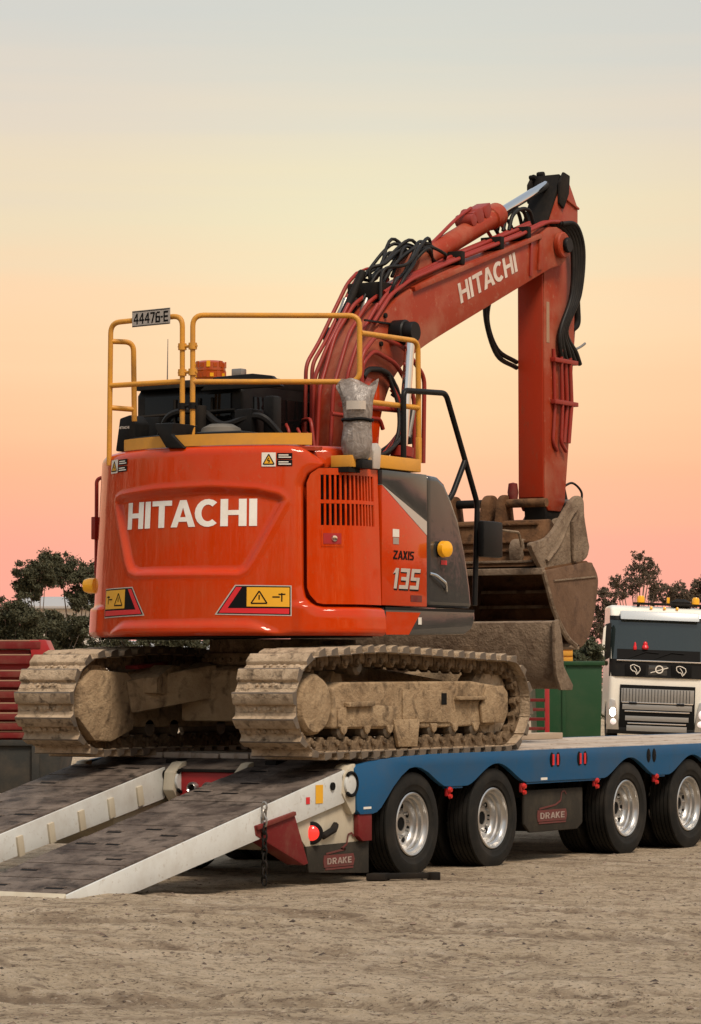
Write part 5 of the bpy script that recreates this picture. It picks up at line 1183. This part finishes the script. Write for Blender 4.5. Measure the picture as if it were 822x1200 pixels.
# ---- stick
SX0, SX1 = -.035, .235
st = [(3.99, 3.12), (3.985, 4.2), (3.99, 5.18), (4.05, 5.58), (4.31, 5.98), (4.35, 6.10), (4.46, 6.10), (4.66, 5.85), (4.655, 5.55), (4.60, 5.05), (4.555, 4.4), (4.47, 3.7), (4.38, 3.12), (4.30, 3.03), (4.06, 3.03)]
m_ = MB(); m_.prism(st, SX0, SX1); ST = m_.build('stick', 'orange_dusty', EX, .012)
m_ = MB(); m_.prism([(3.975, 3.15), (3.97, 5.16), (3.985, 5.16), (3.99, 3.15)], SX0 + .01, SX1 - .01); m_.build('rear_plate', 'stick_red', ST, .003)
m_ = MB(); m_.prism([(4.045, 5.58), (4.305, 5.98), (4.345, 6.11), (4.31, 6.12), (4.27, 5.99), (4.015, 5.59)], SX0 + .01, SX1 - .01); m_.build('bracket_plate', 'dark_frame', ST, .006)
m_ = MB(); m_.prism([(4.25, 5.84), (4.26, 6.04), (4.34, 6.14), (4.46, 6.12), (4.44, 5.95), (4.34, 5.80)], SX1, SX1 + .025); m_.build('lug', 'dark_frame', ST, .01)
m_ = MB(); m_.prism([(4.22, 5.86), (4.22, 6.03), (4.32, 6.14), (4.44, 6.12), (4.42, 5.96), (4.32, 5.84)], SX0 - .03, SX0); m_.build('lug', 'dark_frame', ST, .01)
for k in range(2): boss(SX0 - .03 + .045 * k, SX0 + .03 + .05 * k, 4.28 + .035 * ((k * 2) % 5), 6.105 + .010 * ((k * 3) % 4), .022 + .006 * (k % 3), 'dark_frame', 'grease_lump', ST)
m_ = MB(); m_.beam((SX1 + .008, 4.30, 5.93), (SX1 + .008, 4.66, 5.84), .016, .02); m_.build('weld_seam', 'orange_dusty', ST, .004)
# bucket cylinder and lines in front of the stick
A = Vector((.10, 4.74, 5.05)); B = Vector((.10, 4.50, 3.42)); d_ = (B - A).normalized()
m_ = MB(); m_.lathe(A, d_, [(0, 0), (.06, 0), (.075, .05), (.075, 1.18), (.085, 1.2), (.085, 1.30), (.04, 1.32), (0, 1.32)], 20); BC = m_.build('bucket_cylinder', 'orange_dusty', EX)
m_ = MB(); m_.cyl(A + d_ * 1.3, (.10, 4.47, 3.10), .036, n=16); m_.build('rod', 'chrome', BC)
m_ = MB(); m_.prism([(4.62, 4.86), (4.84, 5.05), (4.84, 5.16), (4.72, 5.20), (4.62, 5.3)], .03, .17); m_.build('cylinder_bracket', 'dark_frame', ST, .012)
for k, x in enumerate((.25, .27)):
    pipe([(x, 4.14 + .11 * k, 4.50), (x, 4.16 + .11 * k, 3.95), (x, 4.12 + .12 * k, 3.65), (x + .0, 4.20 + .14 * k, 3.58)], .017, 'pipe_red', .05, ST)
    pipe([(x, 4.36 + .06 * k, 4.44), (x, 4.40 + .05 * k, 4.02), (x, 4.34 + .05 * k, 3.66)], .02, 'pipe_red', .05, ST)
for z_ in (4.40, 4.02):
    m_ = MB(); m_.box(SX1, .29, 4.10, 4.55, z_ - .02, z_ + .02); m_.build('pipe_clamp', 'pipe_red', ST, .005)
m_ = MB(); m_.box(SX1, SX1 + .003, 4.03, 4.085, 4.55, 4.92); m_.build('warning_sticker', 'dusty_top', ST)
for k in range(5):
    o1 = .035 * k
    pipe([(.24 + .02 * k, 4.10 + .02 * k, 5.64), (.29 + .02 * k, 4.28 + .02 * k, 5.60 + .01 * k), (.31 + .015 * k, 4.40 + .025 * k, 5.42), (.30 + .01 * k, 4.40 + .02 * k, 5.02), (.28, 4.22 + o1 * .8, 4.68), (.275, 4.22 + o1 * 2.2, 4.50 - .02 * (k % 2)), (.26, 4.30 + o1 * 2.4, 4.40)], .022, 'hose', name='hose', sp=True, par=ST)
for k in range(2):
    o1 = .05 * k
    pipe([(-.06, 3.78, 5.10), (-.08 - .02 * k, 3.60 - o1, 4.98), (-.08, 3.50 - o1 * .5, 4.72), (-.07, 3.66, 4.47 - o1), (-.05, 3.99, 4.38 - o1)], .022, 'hose', name='hose', sp=True, par=ST)
pipe([(.27, 4.50, 4.52), (.28, 4.62, 4.56), (.27, 4.72, 4.60)], .012, 'steel_worn', name='hose_fitting', par=ST)
pipe([(.2, 4.60, 4.72), (.2, 4.72, 4.78), (.2, 4.70, 5.0)], .03, 'dark_frame', name='hose_sleeve', par=ST)
m_ = MB(); m_.lathe((-.08, 3.97, 3.20), (0, 0, 1), [(0, -.09), (.04, -.08), (.05, 0), (.04, .08), (0, .09)], 12); m_.build('pin_stop', 'faded_red', ST)
# ---- bucket on the stick, open towards the machine
GX0, GX1 = -.78, .42
def solid(name, pts, x0, x1, mat, par, bev=.01): q_ = MB(); q_.prism(pts, x0, x1); return q_.build(name, mat, par, bev)
lipc = [(3.61, 2.47), (3.70, 2.32), (3.79, 2.16), (3.91, 2.02), (4.08, 1.88), (4.24, 1.81)]
sidep = curve2(lipc + [(4.38, 1.82), (4.52, 1.95), (4.60, 2.12), (4.67, 2.36), (4.66, 2.46), (4.58, 2.545), (4.50, 2.575), (4.06, 2.525)], 4)
BK = solid('bucket', sidep, GX1 - .03, GX1, 'bucket_plate', EX, .006)
solid('side_plate', sidep, GX0, GX0 + .03, 'bucket_plate', BK, .006)
outer = [(4.20, 1.795), (4.39, 1.80), (4.54, 1.94), (4.62, 2.11), (4.69, 2.36), (4.67, 2.48), (4.59, 2.56), (4.50, 2.59), (4.06, 2.545), (3.60, 2.49)]
inner = [(3.60, 2.455), (4.06, 2.505), (4.50, 2.545), (4.56, 2.52), (4.62, 2.45), (4.63, 2.36), (4.56, 2.13), (4.49, 1.98), (4.36, 1.85), (4.20, 1.83)]
solid('shell', outer + inner, GX0 + .03, GX1 - .03, 'bucket_rust', BK, .004)
m_ = MB(); m_.tube([(GX1 - .005, a, b_) for a, b_ in curve2(lipc, 5)], .024, 6); m_.build('side_cutter', 'bucket_mud', BK)
m_ = MB(); m_.tube([(GX0 + .005, a, b_) for a, b_ in curve2(lipc, 5)], .024, 6); m_.build('side_cutter', 'bucket_mud', BK)
m_ = MB(); m_.prism([(4.12, 1.80), (4.30, 1.78), (4.30, 1.83), (4.14, 1.835)], GX0, GX1); m_.build('cutting_edge', 'bucket_mud', BK, .006)
m_ = MB(); m_.prism([(3.585, 2.44), (3.64, 2.44), (3.64, 2.50), (3.585, 2.495)], GX0, GX1); m_.build('top_edge', 'bucket_mud', BK, .008)
for z_, y_ in ((2.32, 4.60), (2.18, 4.555), (2.05, 4.50)):
    m_ = MB(); m_.beam((GX0 + .03, y_, z_), (GX1 - .03, y_, z_), .05, .03); m_.build('wear_strip', 'bucket_mud' if z_ > 2.1 else 'bucket_rust', BK, .006)
m_ = MB(); m_.beam((GX1 + .004, 3.80, 2.39), (GX1 + .004, 4.62, 2.45), .015, .014); m_.build('weld_seam', 'bucket_mud', BK)
# head plate above the mouth, with strips
solid('head_plate', [(3.66, 2.515), (3.72, 2.62), (3.76, 2.80), (3.80, 2.93), (3.98, 2.95), (4.22, 2.80), (4.34, 2.58), (4.06, 2.55)], GX0, .30, 'bucket_rust', BK, .015)
for z_, y_, mt in ((2.56, 3.68, 'bucket_mud'), (2.66, 3.72, 'bucket_rust'), (2.74, 3.735, 'bucket_rust'), (2.90, 3.785, 'bucket_rust')):
    m_ = MB(); m_.beam((GX0, y_, z_), (.28, y_, z_), .05, .022); m_.build('wear_strip', mt, BK, .006)
solid('lump', curve2([(3.66, 2.56), (3.64, 2.68), (3.70, 2.76), (3.80, 2.74), (3.82, 2.58)], 3), .05, .17, 'bucket_mud', BK, .02)
ear = curve2([(3.66, 2.48), (3.45, 2.69), (3.60, 2.735), (3.77, 2.775), (3.92, 2.86), (4.07, 2.99), (4.22, 3.11), (4.35, 3.175), (4.46, 3.14), (4.48, 2.99), (4.55, 2.78), (4.57, 2.70), (4.46, 2.59), (4.0, 2.53)], 4)
e = solid('ear', ear, .335, .385, 'bucket_mud', BK, .015)
solid('ear_rib', [(4.20, 2.57), (4.29, 2.58), (4.26, 2.98), (4.18, 2.93)], .385, .425, 'bucket_mud', e, .014)
m_ = MB(); m_.tube(spline([(.392, 3.72, 2.56), (.395, 3.95, 2.72), (.395, 4.16, 2.96), (.392, 4.3, 3.05)]), .022, 6); m_.build('ear_edge', 'bucket_mud', e)
ear2 = curve2([(3.95, 2.56), (4.02, 2.74), (4.06, 2.84), (4.22, 3.0), (4.34, 3.14), (4.46, 3.195), (4.58, 3.15), (4.62, 3.0), (4.56, 2.80), (4.48, 2.6)], 4)
solid('ear', ear2, -.10, -.04, 'bucket_mud', BK, .018)
solid('linkage', [(4.05, 2.60), (4.02, 2.80), (4.16, 2.96), (4.30, 2.98), (4.40, 2.84), (4.34, 2.62)], .08, .26, 'bucket_mud', BK, .03)
ear3 = curve2([(3.76, 2.86), (3.79, 3.0), (3.82, 3.12), (3.90, 3.175), (3.99, 3.14), (4.03, 3.0), (4.06, 2.86)], 4)
for x0, wd in ((-.17, .07), (-.33, .09), (-.68, .06)): solid('ear', ear3, x0, x0 + wd, 'bucket_rust', BK, .02)
m_ = MB(); m_.cyl((-.08, 4.42, 3.115), (.37, 4.42, 3.115), .034, n=16); m_.build('pin', 'steel_worn', BK)
m_ = MB(); m_.cyl((-.12, 3.90, 3.095), (.30, 3.90, 3.095), .040, n=16); m_.build('pin', 'bucket_rust', BK)
m_ = MB(); m_.cyl((-.66, 3.91, 3.10), (-.27, 3.91, 3.10), .038, n=16); m_.build('pin', 'dark_frame', BK)
m_ = MB(); m_.prism([(4.06, 2.70), (4.02, 3.10), (4.14, 3.26), (4.42, 3.28), (4.50, 3.10), (4.42, 2.70)], .0, .22); m_.build('hitch', 'dark_frame', BK, .02)
pipe([(.20, 4.40, 3.26), (.26, 4.48, 3.30), (.30, 4.58, 3.22), (.30, 4.56, 3.10)], .011, 'hose', name='hose', sp=True, par=ST)

# ------------------------------------------------------------------ wrapped extinguisher on the rail
c0 = Vector((1.19, -.81, 3.195))
PB = thing('plastic_bag', 'crumpled grey plastic bag strapped to the yellow handrail beside the boom', 'bag', c0)
m_ = MB(); prof = [(.02, -.05), (.09, -.03), (.112, .03), (.116, .12), (.108, .22), (.110, .24), (.102, .262), (.108, .29), (.115, .36), (.120, .44), (.126, .50), (.132, .54)]
rings = 34; NN = 40
def pr(h):
    for (r0, h0), (r1, h1) in zip(prof, prof[1:]):
        if h <= h1: return r0 + (r1 - r0) * (h - h0) / (h1 - h0)
    return prof[-1][0]
for i in range(rings):
    h = -.05 + .60 * i / (rings - 1); r = pr(h)
    for k in range(NN):
        an = 2 * math.pi * k / NN
        w_ = 1 + .10 * noise.noise((math.cos(an) * 1.6, math.sin(an) * 1.6, h * 5)) + .05 * noise.noise((math.cos(an) * 5, math.sin(an) * 5, h * 9)) + .025 * math.sin(an * 14 + 5 * noise.noise((an, h * 4, 2))) + .05 * math.sin(an * 9 + h * 10) * smooth01(.3, .54, h)
        if .22 < h < .29: w_ = 1 + (w_ - 1) * .4
        fl = 1 - .75 * smooth01(.38, .55, h)          # flattened open top, along the view of the rail
        d_ = LAT * math.cos(an) * r * w_ * (1 + .15 * smooth01(.4, .55, h)) + DEP * math.sin(an) * r * w_ * fl
        zt = .03 * math.sin(an * 3 + 1) * smooth01(.45, .55, h)
        m_.v.append(tuple(c0 + d_ + Vector((0, 0, h + zt))))
for i in range(rings - 1):
    for k in range(NN): j = (k + 1) % NN; m_.f.append((i * NN + k, i * NN + j, (i + 1) * NN + j, (i + 1) * NN + k))
m_.f.append(tuple(range(NN - 1, -1, -1)))
m_.build('wrapping', 'plastic_bag', PB, smooth=40)
m_ = MB(); m_.tube([c0 + LAT * .112 * math.cos(2 * math.pi * k / 24) + DEP * .112 * math.sin(2 * math.pi * k / 24) + Vector((0, 0, .262 + .004 * math.cos(k))) for k in range(25)], .014, 6); m_.build('strap', 'decal_black', PB)
m_ = MB(); m_.add([c0 + LAT * .128 * math.sin(a) * 1.02 - DEP * .140 * math.cos(a) + Vector((0, 0, z_)) for z_ in (.335, .40) for a in (-.7, -.4, -.1, .2, .5)], [(k, k + 1, k + 6, k + 5) for k in range(4)]); m_.build('paper_label', 'decal_silver', PB)
m_ = MB(); m_.box(1.12, 1.27, -.87, -.72, 3.09, 3.16); m_.build('bracket', 'black_paint', PB, .01)
m_ = MB(); m_.prism([(-.66, 3.10), (-.56, 3.10), (-.54, 3.26), (-.60, 3.30), (-.66, 3.24)], 1.14, 1.24); m_.build('nozzle', 'decal_silver', PB, .01)
